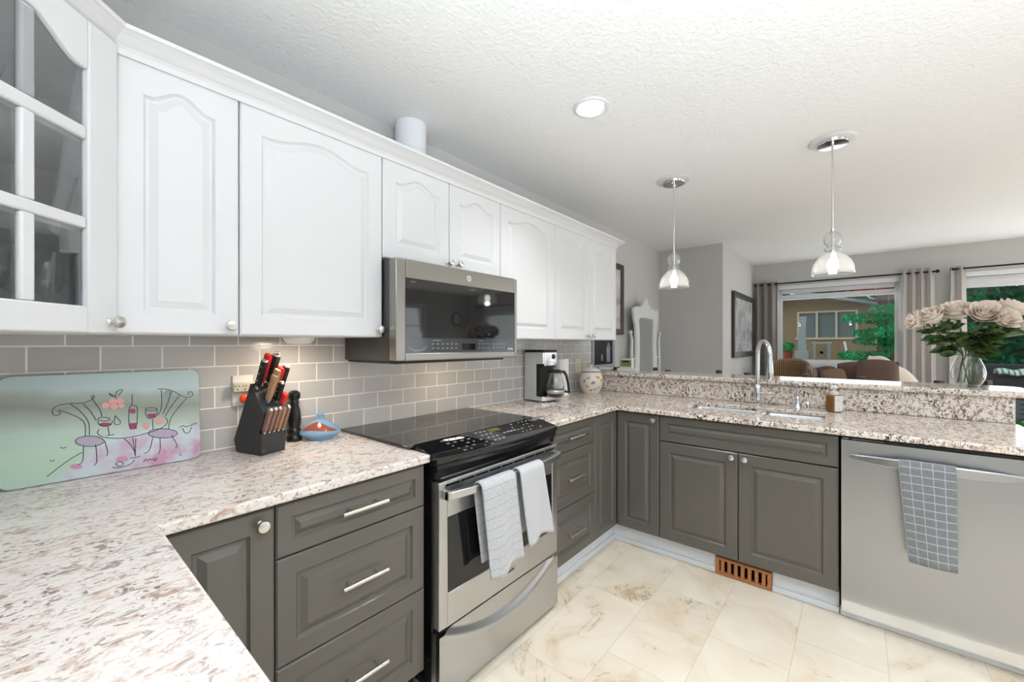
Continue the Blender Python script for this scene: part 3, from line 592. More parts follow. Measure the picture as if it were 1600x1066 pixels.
def front(parent, name, x0, x1, z0, z1, material, m=0.058, arch=0.0, gap=0.0018, g=1.0, y=-0.0):
    o = door_mesh(x1-x0-2*gap, z1-z0-2*gap, 0.02, m, arch, g).build(name, material, parent, (x0+gap, y, z0+gap))
    return o

# local frame of every unit: x along the front, -y towards the room, front plane of the doors at y = 0 (their backs at y = 0.02 minus)
def unit(name, label, cat, loc, rotz, w, depth, z0, z1, material, grp=None):
    t = thing(name, label, cat, loc, rotz, grp)
    b = MB(); b.box(0.001, w-0.001, 0.0205, depth, z0, z1); b.build('body', material, t)
    return t
def add_front(t, name, x0, x1, z0, z1, material, m=0.058, arch=0.0, g=1.0):
    return front(t, name, x0, x1, z0, z1, material, m, arch, 0.0018, g, 0.0203)
ZB, ZG2, ZG1, ZT = 0.1277, 0.4274, 0.7275, 0.8776
G = M['grey']
# left run, front at y = YF, unit x -> world x
t = unit('corner_base_cabinet', 'charcoal base unit with a round knob tucked in the inner corner under the counter', 'cabinet', (0.19, YF, 0), 0, 0.244, 0.60, 0.125, 0.883, M['carcass'], 'charcoal base units')
d = add_front(t, 'door', 0.0, 0.244, ZB, ZT, G); knob(d, 0.205, -0.02, 0.712)
def drawers(t, w, mid):
    for z0, z1, m in ((ZG1, ZT, 0.040), (ZG2, ZG1, 0.052), (ZB, ZG2, 0.052)):
        d = add_front(t, 'drawer', 0, w, z0, z1, G, m, 0, 0.75 if z1 == ZT else 1.0)
        pull(d, mid, -0.02, (z1-z0)/2)
t = unit('drawer_base_cabinet', 'charcoal three-drawer unit between the range and the knobbed corner unit', 'cabinet', (0.434, YF, 0), 0, 0.501, 0.60, 0.125, 0.883, M['carcass'], 'charcoal base units')
drawers(t, 0.501, 0.2505)
t = unit('drawer_base_cabinet', 'charcoal three-drawer unit on the sink side of the range', 'cabinet', (1.735, YF, 0), 0, 0.4696, 0.60, 0.125, 0.883, M['carcass'], 'charcoal base units')
drawers(t, 0.4696, 0.215)
# blind corner unit with a door on each side of the corner
t = thing('corner_base_cabinet', 'charcoal corner unit with two tall narrow doors meeting at a right angle', 'cabinet', (2.2046, YF, 0), 0, 'charcoal base units')
b = MB(); b.prism([(0.001,0.0215),(0.312,0.0215),(0.312,-0.2765),(0.98,-0.2765),(0.98,0.60),(0.001,0.60)], 0.125, 0.883); b.build('body', M['carcass'], t)
add_front(t, 'door', 0.0, 0.2895, ZB, ZT, G, 0.052)
d = door_mesh(0.275, ZT-ZB-0.0036, 0.02, 0.056).build('door', G, t, (0.3112, -0.0002, ZB+0.0018), (0,0,-PI/2))
knob(d, 0.245, -0.02, 0.714)
# peninsula units: front at x = XF, unit x -> world -y
def pen(name, label, cat, y0, w, depth=0.68, material=None):
    return unit(name, label, cat, (XF, y0, 0), -PI/2, w, depth, 0.09, 0.883, material or M['carcass'], 'charcoal base units')
t = thing('sink_base_cabinet', 'charcoal sink unit with a long false drawer over two knobbed doors', 'cabinet', (XF, 0.9255, 0), -PI/2, 'charcoal base units')
b = MB()
W_ = 0.8606
b.box(0.001, W_-0.001, 0.0205, 0.68, 0.125, 0.14); b.box(0.001, 0.019, 0.0205, 0.68, 0.14, 0.883); b.box(W_-0.019, W_-0.001, 0.0205, 0.68, 0.14, 0.883)
b.box(0.019, W_-0.019, 0.66, 0.68, 0.14, 0.883); b.box(0.019, W_-0.019, 0.0205, 0.04, 0.14, 0.883)
b.build('body', M['carcass'], t)
add_front(t, 'false_drawer', 0, W_, 0.7228, ZT, G, 0.042, 0, 0.75)
d = add_front(t, 'door', 0, W_/2, ZB, 0.7205, G); knob(d, 0.400, -0.02, 0.566)
d = add_front(t, 'door', W_/2, W_, ZB, 0.7205, G); knob(d, 0.034, -0.02, 0.566)
t = thing('end_panel', 'charcoal end panel closing the peninsula past the dishwasher', 'panel', (XF, -0.55, 0), -PI/2)
b = MB(); b.box(0.0, 0.05, 0.0, 0.70, 0.0, 0.883); b.build('board', G, t, bevel=0.002)
# unit under the near counter
t = unit('base_cabinet', 'charcoal base unit under the near counter arm', 'cabinet', (0.165, 0.34, 0), PI/2, 0.86, 0.60, 0.125, 0.883, M['carcass'], 'charcoal base units')
add_front(t, 'door', 0.0, 0.43, ZB, ZT, G); add_front(t, 'door', 0.43, 0.86, ZB, ZT, G)
b = MB(); b.box(0, 0.86, 0.08, 0.5, 0.0, 0.1245); b.build('plinth', M['trim'], t)
b = MB(); b.box(0.20, 0.934, 1.27, 1.29, 0.0, 0.1245); o = b.build('trim_toe', M['black']); struct(o)

# upper units
ZUB, ZUT = 1.3433, 2.1061
Wt = M['white']
def upper(label, x0, x1, z0, doors, arch=0.036):
    t = unit('wall_cabinet', label, 'cabinet', (x0, YU, 0), 0, x1-x0, 0.32, z0, ZUT+0.02, Wt, 'white wall cabinets')
    for a, c, kx in doors:
        d = add_front(t, 'door', a-x0, c-x0, z0, ZUT, Wt, 0.062, arch)
        if kx is not None: knob(d, kx-a, -0.02, 0.030)
    return t
upper('white wall cabinet with one narrow arched door beside the glazed corner cabinet', 0.143, 0.4365, ZUB, [(0.143, 0.4365, 0.408)])
upper('white wall cabinet with one wide arched door just before the microwave', 0.4365, 0.951, ZUB, [(0.4365, 0.951, 0.930)])
upper('short white wall cabinet with two small arched doors above the microwave', 0.951, 1.687, 1.675, [(0.951, 1.3167, 1.302), (1.3167, 1.687, 1.364)])
upper('white wall cabinet with one arched door just past the microwave, above the coffee maker', 1.687, 2.22, ZUB, [(1.687, 2.22, None)])
upper('white double-door wall cabinet at the open end of the run', 2.22, 3.106, ZUB, [(2.22, 2.663, 2.630), (2.663, 3.106, 2.700)])

# glazed corner cabinet, face at 45 degrees
t = thing('corner_wall_cabinet', 'white corner wall cabinet with a glazed grid door and stemware inside', 'cabinet', (0.143, 1.503, 0), 0, 'white wall cabinets')
FWD = 0.4313
q = FWD*math.sqrt(0.5)
poly = [(-0.0015,0.0215),(-0.0015,0.322),(XB+0.001-0.143,0.322),(XB+0.001-0.143,-q+0.018),(-q-0.004,-q+0.018)]
def ring_poly(z0, z1, b): b.prism(poly, z0, z1)
b = MB()
ring_poly(ZUB, ZUB+0.018, b); ring_poly(ZUT, ZUT+0.02, b)
b.box(-0.018, -0.0015, 0.0215, 0.322, ZUB+0.018, ZUT)
b.box(XB+0.001-0.143, -0.018, 0.306, 0.322, ZUB+0.018, ZUT)
b.box(XB+0.001-0.143, XB+0.017-0.143, -q+0.018, 0.306, ZUB+0.018, ZUT)
b.box(XB+0.017-0.143, -q-0.004, -q+0.018, -q+0.034, ZUB+0.018, ZUT)
b.build('body', M['inner'], t)
ins = [(-0.02,0.03),(-0.02,0.30),(XB+0.02-0.143,0.30),(XB+0.02-0.143,-q+0.04),(-q,-q+0.04)]
b = MB(); b.prism(ins, 1.597, 1.611); b.build('shelf', M['inner'], t)
b = MB(); b.prism(ins, 1.822, 1.836); b.build('shelf', M['inner'], t)
# door in its own frame: origin at far end of the face, x runs towards the straight cabinets
dr = thing('door', '', '', (-q, -q, 0), PI/4); dr.parent = t
del dr['label'], dr['category']
def dx(s): return FWD - s
rows = [(1.409, 1.597), (1.625, 1.814), (1.845, 2.035)]
cols = [(dx(0.345), dx(0.229)), (dx(0.201), dx(0.085))]
b = MB(); y0, y1 = -0.0005, -0.0205
def fb(x0, x1, z0, z1, dy=0): b.box(x0, x1, y1+dy, y0, z0, z1)
fb(0.002, cols[0][0], ZUB, ZUT); fb(cols[1][1], FWD-0.004, ZUB, ZUT)
fb(cols[0][0], cols[1][1], ZUB, rows[0][0]); fb(cols[0][0], cols[1][1], rows[0][1], rows[1][0], 0.004); fb(cols[0][0], cols[1][1], rows[1][1], rows[2][0], 0.004)
for z0, z1 in rows: fb(cols[0][1], cols[1][0], z0, z1, 0.004)
# arched head over both columns
xa, xb = cols[0][0], cols[1][1]
def head(s): return 1.985 + 0.055*(0.5-0.5*math.cos(2*PI*min(max((s-xa)/(xb-xa)*1.1-0.05, 0), 1)))
N = 24
low = [(xa+(xb-xa)*i/N, head(xa+(xb-xa)*i/N)) for i in range(N+1)]
pf = low + [(xb, ZUT), (xa, ZUT)]
b.loops([[Vector((p[0], y1, p[1])) for p in pf], [Vector((p[0], y0, p[1])) for p in pf]])
fb(cols[0][1], cols[1][0], 1.845, 2.036, 0.004)
dm = b.build('door_frame', Wt, t, (-q, -q, 0), (0,0,PI/4), bevel=0.0045)
bpy.data.objects.remove(dr)
b = MB(); b.box(xa-0.006, xb+0.006, -0.008, -0.005, 1.40, 2.045); b.build('glass_pane', M['cabpane'], dm)
knob(dm, dx(0.030), -0.0205, 1.374)

# crown moulding: straight run, diagonal, and the return at the open end
prof = [(0.0, 2.088), (0.006, 2.088), (0.006, 2.104), (0.012, 2.112), (0.018, 2.116), (0.034, 2.130), (0.046, 2.138), (0.052, 2.140), (0.054, 2.150), (0.0, 2.150)]
path = [(XB, 1.2+0.0), (0.143-q-0.0, 1.503-q), (0.143, 1.503-0.0), (3.106, 1.503), (3.106, 1.84)]
path[0] = (XB, 1.503-q)
def offset_path(path, d):
    out = []
    n = len(path)
    for i, p in enumerate(path):
        p = Vector(p)
        def nrm(a, b):
            t = (Vector(b)-Vector(a)).normalized(); return Vector((t.y, -t.x))
        if i == 0: out.append(p + nrm(path[0], path[1])*d)
        elif i == n-1: out.append(p + nrm(path[-2], path[-1])*d)
        else:
            a = nrm(path[i-1], path[i]); c = nrm(path[i], path[i+1]); m = (a+c).normalized()
            out.append(p + m*(d/max(m.dot(a), 0.2)))
    return out
b = MB()
cols_ = [offset_path(path, d+0.0005) for d, z in prof]
L = [[Vector((cols_[k][i].x, cols_[k][i].y, prof[k][1])) for k in range(len(prof))] for i in range(len(path))]
b.loops(L); struct(b.build('trim_crown', Wt))

# ------------------------------------------------------------------ counters, bar
def slab(poly_test, xs, ys, z0, z1, name, bevel, gm):
    xs = sorted(set(xs)); ys = sorted(set(ys)); b = MB(); bm = b.bm
    V = {}
    def v(i, j, z):
        k = (i, j, z)
        if k not in V: V[k] = bm.verts.new((xs[i], ys[j], z1 if z else z0))
        return V[k]
    ins = lambda i, j: 0 <= i < len(xs)-1 and 0 <= j < len(ys)-1 and poly_test((xs[i]+xs[i+1])/2, (ys[j]+ys[j+1])/2)
    for i in range(len(xs)-1):
        for j in range(len(ys)-1):
            if not ins(i, j): continue
            bm.faces.new((v(i,j,1), v(i+1,j,1), v(i+1,j+1,1), v(i,j+1,1)))
            bm.faces.new((v(i,j+1,0), v(i+1,j+1,0), v(i+1,j,0), v(i,j,0)))
            if not ins(i, j-1): bm.faces.new((v(i,j,0), v(i+1,j,0), v(i+1,j,1), v(i,j,1)))
            if not ins(i, j+1): bm.faces.new((v(i+1,j+1,0), v(i,j+1,0), v(i,j+1,1), v(i+1,j+1,1)))
            if not ins(i-1, j): bm.faces.new((v(i,j+1,0), v(i,j,0), v(i,j,1), v(i,j+1,1)))
            if not ins(i+1, j): bm.faces.new((v(i+1,j,0), v(i+1,j+1,0), v(i+1,j+1,1), v(i+1,j,1)))
    return b.build(name, gm, bevel=bevel, seg=3)
ZC0, ZC1 = 0.8845, 0.914
o = slab(lambda x, y: (y > 1.185 or x < 0.19), [XB+0.001, 0.19, 0.947], [0.25, 1.185, 1.8235], ZC0, ZC1, 'countertop', 0.006, M['granite'])
tag(o, 'L-shaped speckled granite worktop carrying the cutting board and knife block', 'countertop', 'granite worktops')
def tst(x, y):
    if x > 2.466 or y > 1.185:
        if 2.70 < x < 3.0 and (0.455 < y < 0.845 or 0.135 < y < 0.425): return False
        return True
    return False
o = slab(tst, [1.719, 2.466, 2.70, 3.0, 3.189], [-0.62, 0.135, 0.425, 0.455, 0.845, 1.185, 1.8235], ZC0, ZC1, 'countertop', 0.006, M['granite2'])
tag(o, 'speckled granite worktop with the sink cut into it, running along the peninsula', 'countertop', 'granite worktops')
b = MB(); b.box(3.191, 3.211, -0.606, 1.8235, 0.9142, 1.0455); o = b.build('splash_slab', M['granite2'], bevel=0.002)
tag(o, 'upright granite splash between the sink worktop and the raised bar', 'splashback')
b = MB()
pl = [(3.165,1.8235),(3.56,1.8235),(3.56,-0.62),(3.545,-0.665),(3.50,-0.69),(3.225,-0.69),(3.18,-0.675),(3.165,-0.64)]
b.prism(pl, 1.0462, 1.078); o = b.build('bar_counter', M['granite2'], bevel=0.007, seg=3)
tag(o, 'raised granite bar top carrying the vase of roses', 'bar top')

# ------------------------------------------------------------------ world-frame building
def wm(o):
    m = Matrix.Translation(o.location) @ o.rotation_euler.to_matrix().to_4x4()
    return wm(o.parent) @ m if o.parent else m
def part(b, name, material, parent, **k):
    """builds geometry given in world coordinates as a child of parent"""
    b.bm.transform(wm(parent).inverted())
    return b.build(name, material, parent, **k)
def single(b, name, material, label, cat, loc, group=None, **k):
    """a thing that is one mesh, geometry given in world coordinates, origin at loc"""
    b.bm.transform(Matrix.Translation(loc).inverted())
    o = b.build(name, material, None, loc=loc, **k)
    return tag(o, label, cat, group)

# ------------------------------------------------------------------ range
R0, R1 = 0.957, 1.716
t = thing('range', 'stainless slide-in range with black glass cooktop and two towels on its handle', 'stove', (1.3365, 1.50, 0))
b = MB(); b.box(R0+0.003, R1-0.003, 1.195, 1.815, 0.05, 0.895); part(b, 'body', M['black'], t, bevel=0.003)
b = MB(); b.box(R0+0.03, R1-0.03, 1.23, 1.80, 0.0, 0.05); part(b, 'plinth', M['blackmatte'], t)
b = MB(); b.box(0.930, 1.745, 1.292, 1.820, 0.9162, 0.9262); ct = part(b, 'cooktop', M['cooktop'], t, bevel=0.003)
b = MB()
for cx, cy, r in ((1.14, 1.67, 0.085), (1.53, 1.68, 0.105), (1.14, 1.42, 0.105), (1.53, 1.42, 0.085), (1.335, 1.72, 0.055)):
    for rr in (r, r*0.62):
        b.loops([[Vector((cx+q*math.cos(2*PI*i/48), cy+q*math.sin(2*PI*i/48), 0.92645)) for i in range(48)] for q in (rr, rr-0.0022)], True, False, False)
part(b, 'burner_rings', M['ring'], ct)
# control panel: sloped top with a bowed front, extruded across the width
def cp_sec(x):
    q = (x-1.3365)/0.40; bow = 0.034*(1-q*q)
    yf = 1.152-bow
    return [(1.294,0.928),(1.290,0.934),(yf+0.008,0.906),(yf,0.902),(yf+0.002,0.884),(yf+0.010,0.876),(1.165,0.872),(1.29,0.872)]
b = MB(); L = []
for i in range(25):
    x = 0.9478 + (1.7182-0.9478)*i/24
    L.append([Vector((x, p[0], p[1])) for p in cp_sec(x)])
b.loops(L); cp = part(b, 'control_panel', M['blackglass'], t, bevel=0.002, angle=0.9)
def fas(x):
    q = (x-1.3365)/0.38; bow = 0.030*(1-q*q)
    return [(1.160-bow,0.875),(1.157-bow*0.95,0.862),(1.170-bow*0.4,0.842),(1.176,0.820),(1.20,0.820),(1.20,0.875)]
b = MB(); L = []
for i in range(25):
    x = R0 + (R1-R0)*i/24
    L.append([Vector((x, p[0], p[1])) for p in fas(x)])
b.loops(L); part(b, 'fascia', M['black'], t, smooth=True)
# touch keys lie on the slope
def slope(x, v, lift=0.0012):
    """v 0 at the back edge of the slope .. 1 at its front edge"""
    s = cp_sec(x); a, c = Vector((x, s[1][0], s[1][1])), Vector((x, s[2][0], s[2][1]))
    n = Vector((0, -(a.z-c.z), (a.y-c.y))).normalized()
    if n.z < 0: n = -n
    return a.lerp(c, v) + n*lift
def keypatch(b, x0, x1, v0, v1, lift=0.0012):
    b.face([slope(x0, v1, lift), slope(x1, v1, lift), slope(x1, v0, lift), slope(x0, v0, lift)])
b = MB(); pts = [(1.16,0.05),(1.30,0.05),(1.36,0.5),(1.335,0.95),(1.27,0.96)]
b.face([slope(x, v, 0.0009) for x, v in pts]); part(b, 'grey_key_field', M['ctrlglass'], cp)
b = MB(); keypatch(b, 1.325, 1.395, 0.12, 0.32, 0.0009); part(b, 'display', M['lcd'], cp)
b = MB(); rnd = random.Random(3)
for r_, v in enumerate((0.18, 0.38, 0.56, 0.74, 0.90)):
    for c_ in range(5):
        x = 1.055 + c_*0.036 + r_*0.006
        if rnd.random() < 0.85: keypatch(b, x, x+rnd.choice((0.007,0.011,0.015)), v, v+0.045)
for r_, v in enumerate((0.16, 0.36, 0.56, 0.76)):
    for c_ in range(3): keypatch(b, 1.245+c_*0.026+r_*0.006, 1.259+c_*0.026+r_*0.006, v, v+0.055)
for c_ in range(4): keypatch(b, 1.365+c_*0.024, 1.381+c_*0.024, 0.50, 0.57)
for r_, v in enumerate((0.14, 0.34, 0.54, 0.72)):
    for c_ in range(7):
        x = 1.455 + c_*0.029 + r_*0.003
        if rnd.random() < 0.75: keypatch(b, x, x+rnd.choice((0.007,0.010,0.014)), v, v+0.05)
part(b, 'key_marking', M['print_'], cp)
# oven door
DZ0, DZ1, DY = 0.276, 0.812, 1.150
b = MB()
gx0, gx1, gz0, gz1 = 0.998, 1.672, 0.398, 0.678
b.box(R0, gx0, DY, 1.194, DZ0, DZ1); b.box(gx1, R1, DY, 1.194, DZ0, DZ1)
b.box(gx0, gx1, DY, 1.194, DZ0, gz0); b.box(gx0, gx1, DY, 1.194, gz1, DZ1)
bmesh.ops.remove_doubles(b.bm, verts=b.bm.verts[:], dist=1e-5)
dr = part(b, 'oven_door', M['steel'], t, bevel=0.003)
b = MB(); b.box(gx0-0.001, gx1+0.001, DY+0.003, DY+0.012, gz0-0.001, gz1+0.001); ow = part(b, 'oven_window', M['blackglass'], dr)
b = MB()
for i in range(9):
    x0 = R0+0.03+i*0.078; b.box(x0, x0+0.070, DY-0.0012, DY+0.002, 0.7935, 0.8005)
part(b, 'vent_slots', M['void'], dr)
# handle: a flat bowed bar on two end mounts
b = MB(); L = []
for i in range(21):
    q = i/20; x = 0.972+(1.702-0.972)*q; s = (2*q-1); y = 1.098 + 0.030*abs(s)**4
    L.append([Vector((x, y-0.010, 0.754)), Vector((x, y-0.010, 0.782)), Vector((x, y+0.008, 0.785)), Vector((x, y+0.008, 0.751))])
b.loops(L)
b.box(0.972, 0.992, 1.115, DY+0.001, 0.751, 0.785); b.box(1.682, 1.702, 1.115, DY+0.001, 0.751, 0.785)
part(b, 'door_handle', M['steel'], dr, bevel=0.003)
b = MB(); b.box(1.292, 1.392, DY-0.002, DY+0.001, 0.322, 0.342); bd = part(b, 'badge', M['steel'], dr, bevel=0.001)
text('badge_lettering', 'FRIGIDAIRE', 0.0145, M['black'], bd, Vector((1.342, DY-0.0024, 0.332)) - Vector(t.location), (PI/2, 0, 0))
# warming drawer with a swept finger pull
b = MB(); nx, nz = 64, 48
def drawer_f(u, v):
    x = R0+(R1-R0)*u; z = 0.02+(0.254-0.02)*v
    q = min(1.0, abs(2*u-1)/0.93)
    curve = 0.152 + 0.092*q**2.0
    h = min(max((z-curve)/0.035, 0), 1); h = h*h*(3-2*h)
    lip = math.exp(-((z-curve+0.006)/0.010)**2)*0.004*(1-q)
    return Vector((x, DY-0.002+0.019*h*(1 if abs(2*u-1) < 0.93 else 0)-lip, z))
b.grid(drawer_f, nx, nz)
b.box(R0, R1, DY+0.019, 1.194, 0.02, 0.254)
part(b, 'warming_drawer', M['steel'], t, smooth=True)

# towels
def towel(name, label, material, cx, w, front_drop, back_drop, cyc, barz, bary, shear=0.0, waves=2.0, amp=0.008, thick=0.005, axis='x', rad=0.019, parent=None, seedv=0, part_of=None, flare=0.0, bot=0.0):
    """cloth laid over a bar running along axis; front hangs towards -y (axis x) or -x (axis y)"""
    total = back_drop + PI*rad + front_drop
    def f(u, v):
        s = v*total
        if s < back_drop:
            d = back_drop-s; yy = rad; zz = -d; side = 1; dep = d/max(front_drop, back_drop)
        elif s < back_drop+PI*rad:
            a = (s-back_drop)/rad; yy = rad*math.cos(a); zz = rad*math.sin(a); side = 0; dep = 0
        else:
            d = s-back_drop-PI*rad; yy = -rad; zz = -d; side = -1; dep = d/max(front_drop, back_drop)
        ww = w*(1+flare*dep)
        xx = (u-0.5)*ww + shear*dep
        wob = amp*dep*math.sin(2*PI*waves*u+seedv+1.2*dep)
        if side == -1: yy += -abs(amp)*0.6*dep + wob
        if side == 1: yy += 0.4*wob if wob < 0 else 0
        zz += bot*dep*(math.sin(PI*u*1.3+seedv)) if side == -1 else 0
        return Vector((xx, yy, zz))
    b = MB(); nu, nv = 22, 48
    bm = b.bm; uvl = bm.loops.layers.uv.new('UVMap')
    V = [[bm.verts.new(f(i/nu, j/nv)) for j in range(nv+1)] for i in range(nu+1)]
    for i in range(nu):
        for j in range(nv):
            fc = bm.faces.new((V[i][j], V[i+1][j], V[i+1][j+1], V[i][j+1]))
            for lp, (a, c) in zip(fc.loops, ((i,j),(i+1,j),(i+1,j+1),(i,j+1))): lp[uvl].uv = (a/nu, c/nv)
    o = b.build(name, material, None, loc=(cx if axis == 'x' else bary, bary if axis == 'x' else cx, barz), smooth=True, keep=True, solid=thick)
    if axis == 'y': o.rotation_euler = (0, 0, -PI/2)
    return tag(o, label, 'towel')
towel('kitchen_towel', 'pale grey towel with fine dark stripes, hanging lower on the range handle', M['towel'], 1.200, 0.195, 0.352, 0.31, 1, 0.768, 1.098, shear=0.045, waves=1.4, amp=0.010, thick=0.006, rad=0.0235, seedv=0.6, flare=-0.06, bot=-0.014)
towel('kitchen_towel', 'plain pale grey towel on the sink side of the range handle, beside the striped one', M['towel2'], 1.412, 0.165, 0.310, 0.275, 1, 0.768, 1.098, shear=0.055, waves=1.2, amp=0.010, thick=0.006, rad=0.0235, seedv=2.2, flare=0.06, bot=-0.01)

# ------------------------------------------------------------------ microwave
t = thing('microwave', 'slate over-the-range microwave with a dark mirror-like glass door', 'microwave', (1.336, 1.62, 1.243))
MX0, MX1, MF = 0.953, 1.719, 1.413
b = MB(); b.box(MX0+0.002, MX1-0.002, 1.462, 1.823, 1.243, 1.668); part(b, 'body', M['darksteel'], t, bevel=0.003)
b = MB(); b.box(MX0+0.006, MX1-0.10, MF+0.012, 1.80, 1.234, 1.2425); part(b, 'underside_grille', M['blackmatte'], t)
fx0, fx1, fz0, fz1 = 1.001, 1.700, 1.277, 1.588
b = MB()
b.box(MX0, fx0, MF, 1.460, 1.246, 1.664); b.box(fx1, MX1, MF, 1.460, 1.246, 1.664)
b.box(fx0, fx1, MF, 1.460, 1.246, fz0); b.box(fx0, fx1, MF, 1.460, fz1, 1.664)
bmesh.ops.remove_doubles(b.bm, verts=b.bm.verts[:], dist=1e-5)
dr = part(b, 'door', M['slate'], t, bevel=0.004)
b = MB(); b.box(fx0-0.002, fx1+0.002, MF+0.003, MF+0.014, 1.342, fz1+0.002); part(b, 'door_glass', M['blackglass'], dr)
b = MB(); b.box(fx0-0.002, fx1+0.002, MF+0.003, MF+0.014, fz0-0.002, 1.3415); cs = part(b, 'control_strip', M['ctrlglass'], dr)
b = MB()
yk = MF+0.0026
for z in (1.316, 1.297):
    for i in range(6): b.box(1.138+i*0.027, 1.151+i*0.027, yk-0.0003, yk, z-0.002, z+0.002)
    for i in range(5): b.box(1.428+i*0.017, 1.434+i*0.017, yk-0.0003, yk, z-0.003, z+0.003)
    for i in range(4): b.box(1.530+i*0.026, 1.543+i*0.026, yk-0.0003, yk, z-0.002, z+0.002)
b.box(1.14, 1.19, yk-0.0003, yk, 1.330, 1.3325); b.box(1.425, 1.46, yk-0.0003, yk, 1.330, 1.3325)
part(b, 'key_marking', M['print_'], cs)
b = MB(); b.box(1.315, 1.405, MF+0.0022, MF+0.004, 1.288, 1.318); part(b, 'display', M['blackglass'], cs, bevel=0.001)
b = MB(); L = []
for i in range(15):
    a = PI + PI*i/14; L.append((1.062+0.048*math.cos(a), 1.312+0.022*math.sin(a)))
for (x0, z0), (x1, z1) in zip(L, L[1:]):
    b.face([(x0, yk, z0), (x1, yk, z1), (x1, yk, z1-0.004), (x0, yk, z0-0.004)])
part(b, 'printed_arc', M['print_'], cs)
text('model_script', 'Profile', 0.016, M['print_w'], cs, Vector((1.665, MF+0.0022, 1.289)) - Vector(t.location), (PI/2, 0, 0))
# round emblem: a ring with a curled monogram
b = MB(); mm = Matrix.Translation((1.357, MF, 1.627)) @ Matrix.Rotation(PI/2, 4, 'X')
b.lathe([(0.0145,0.0),(0.0145,0.0025),(0.0122,0.0025),(0.0122,0.0015),(0.0,0.0015)], 28, (0,0,0), mm, cap0=False, cap1=False)
em = part(b, 'emblem', M['nickel'], dr, smooth=True)
text('emblem_monogram', 'GE', 0.011, M['darksteel'], em, Vector((1.357, MF-0.0018, 1.627)) - Vector(t.location), (PI/2, 0, 0))

# ------------------------------------------------------------------ dishwasher
t = thing('dishwasher', 'wide stainless dishwasher with a bowed bar handle and a checked towel', 'dishwasher', (2.80, -0.24, 0))
DX = 2.478
b = MB(); b.box(2.515, 3.10, -0.543, 0.058, 0.045, 0.880); part(b, 'body', M['blackmatte'], t)
b = MB(); nx, nz = 20, 4
b.grid(lambda u, v: Vector((DX-0.006*(1-(2*u-1)**2), 0.056-0.597*u, 0.112+(0.866-0.112)*v)), nx, nz)
g = b.bm; bmesh.ops.solidify(g, geom=g.faces[:], thickness=-0.03)
dp = part(b, 'door_panel', M['steel_y'], t, smooth=True)
b = MB(); b.box(DX+0.004, DX+0.036, -0.541, 0.056, 0.8665, 0.8795); cs = part(b, 'control_strip', M['blackglass'], t, bevel=0.002)
b = MB()
for i in range(14): b.box(DX+0.0032, DX+0.004, 0.01-i*0.008, 0.015-i*0.008, 0.871, 0.874)
b.box(DX+0.0032, DX+0.004, 0.03, 0.05, 0.871, 0.875); part(b, 'key_marking', M['print_'], cs)
b = MB(); b.box(DX+0.03, DX+0.06, -0.541, 0.056, 0.044, 0.110); part(b, 'toe_plate', M['steel_y'], t)
b = MB(); L = []
for i in range(25):
    q = i/24; y = 0.026-0.536*q; s = 2*q-1; x = DX-0.008-0.046*(1-abs(s)**2.4)
    h = 0.008+0.012*(1-abs(s)**3)
    L.append([Vector((x, y, 0.793-h)), Vector((x, y, 0.793+h)), Vector((x+0.012, y, 0.795+h)), Vector((x+0.012, y, 0.791-h))])
b.loops(L); part(b, 'bar_handle', M['steel'], dp, bevel=0.003)
o = towel('kitchen_towel', 'dark grey checked towel hanging on the dishwasher handle', M['checktowel'], -0.222, 0.170, 0.40, 0.33, 1, 0.793, DX-0.045, shear=0.018, waves=0.8, amp=0.006, thick=0.004, axis='y', rad=0.024, seedv=1.0, flare=-0.16)

# ------------------------------------------------------------------ vent register in the toe board
t = thing('floor_register', 'orange wooden vent grille set in the white toe board under the sink doors', 'vent', (2.565, 0.4835, 0))
b = MB(); b.box(2.548, 2.572, 0.3465, 0.6205, 0.004, 0.016); b.box(2.548, 2.572, 0.3465, 0.6205, 0.082, 0.096)
b.box(2.548, 2.572, 0.3465, 0.366, 0.016, 0.082); b.box(2.548, 2.572, 0.601, 0.6205, 0.016, 0.082)
part(b, 'frame', M['ventwood'], t, bevel=0.001)
b = MB()
for i in range(7):
    y = 0.366+0.235*(i+0.5)/7+0.0165*0; b.box(2.551, 2.566, y-0.0085, y+0.0085, 0.016, 0.082)
part(b, 'slats', M['ventwood'], t)
b = MB(); b.box(2.572, 2.576, 0.3465, 0.6205, 0.004, 0.096); part(b, 'dark_backing', M['void'], t)

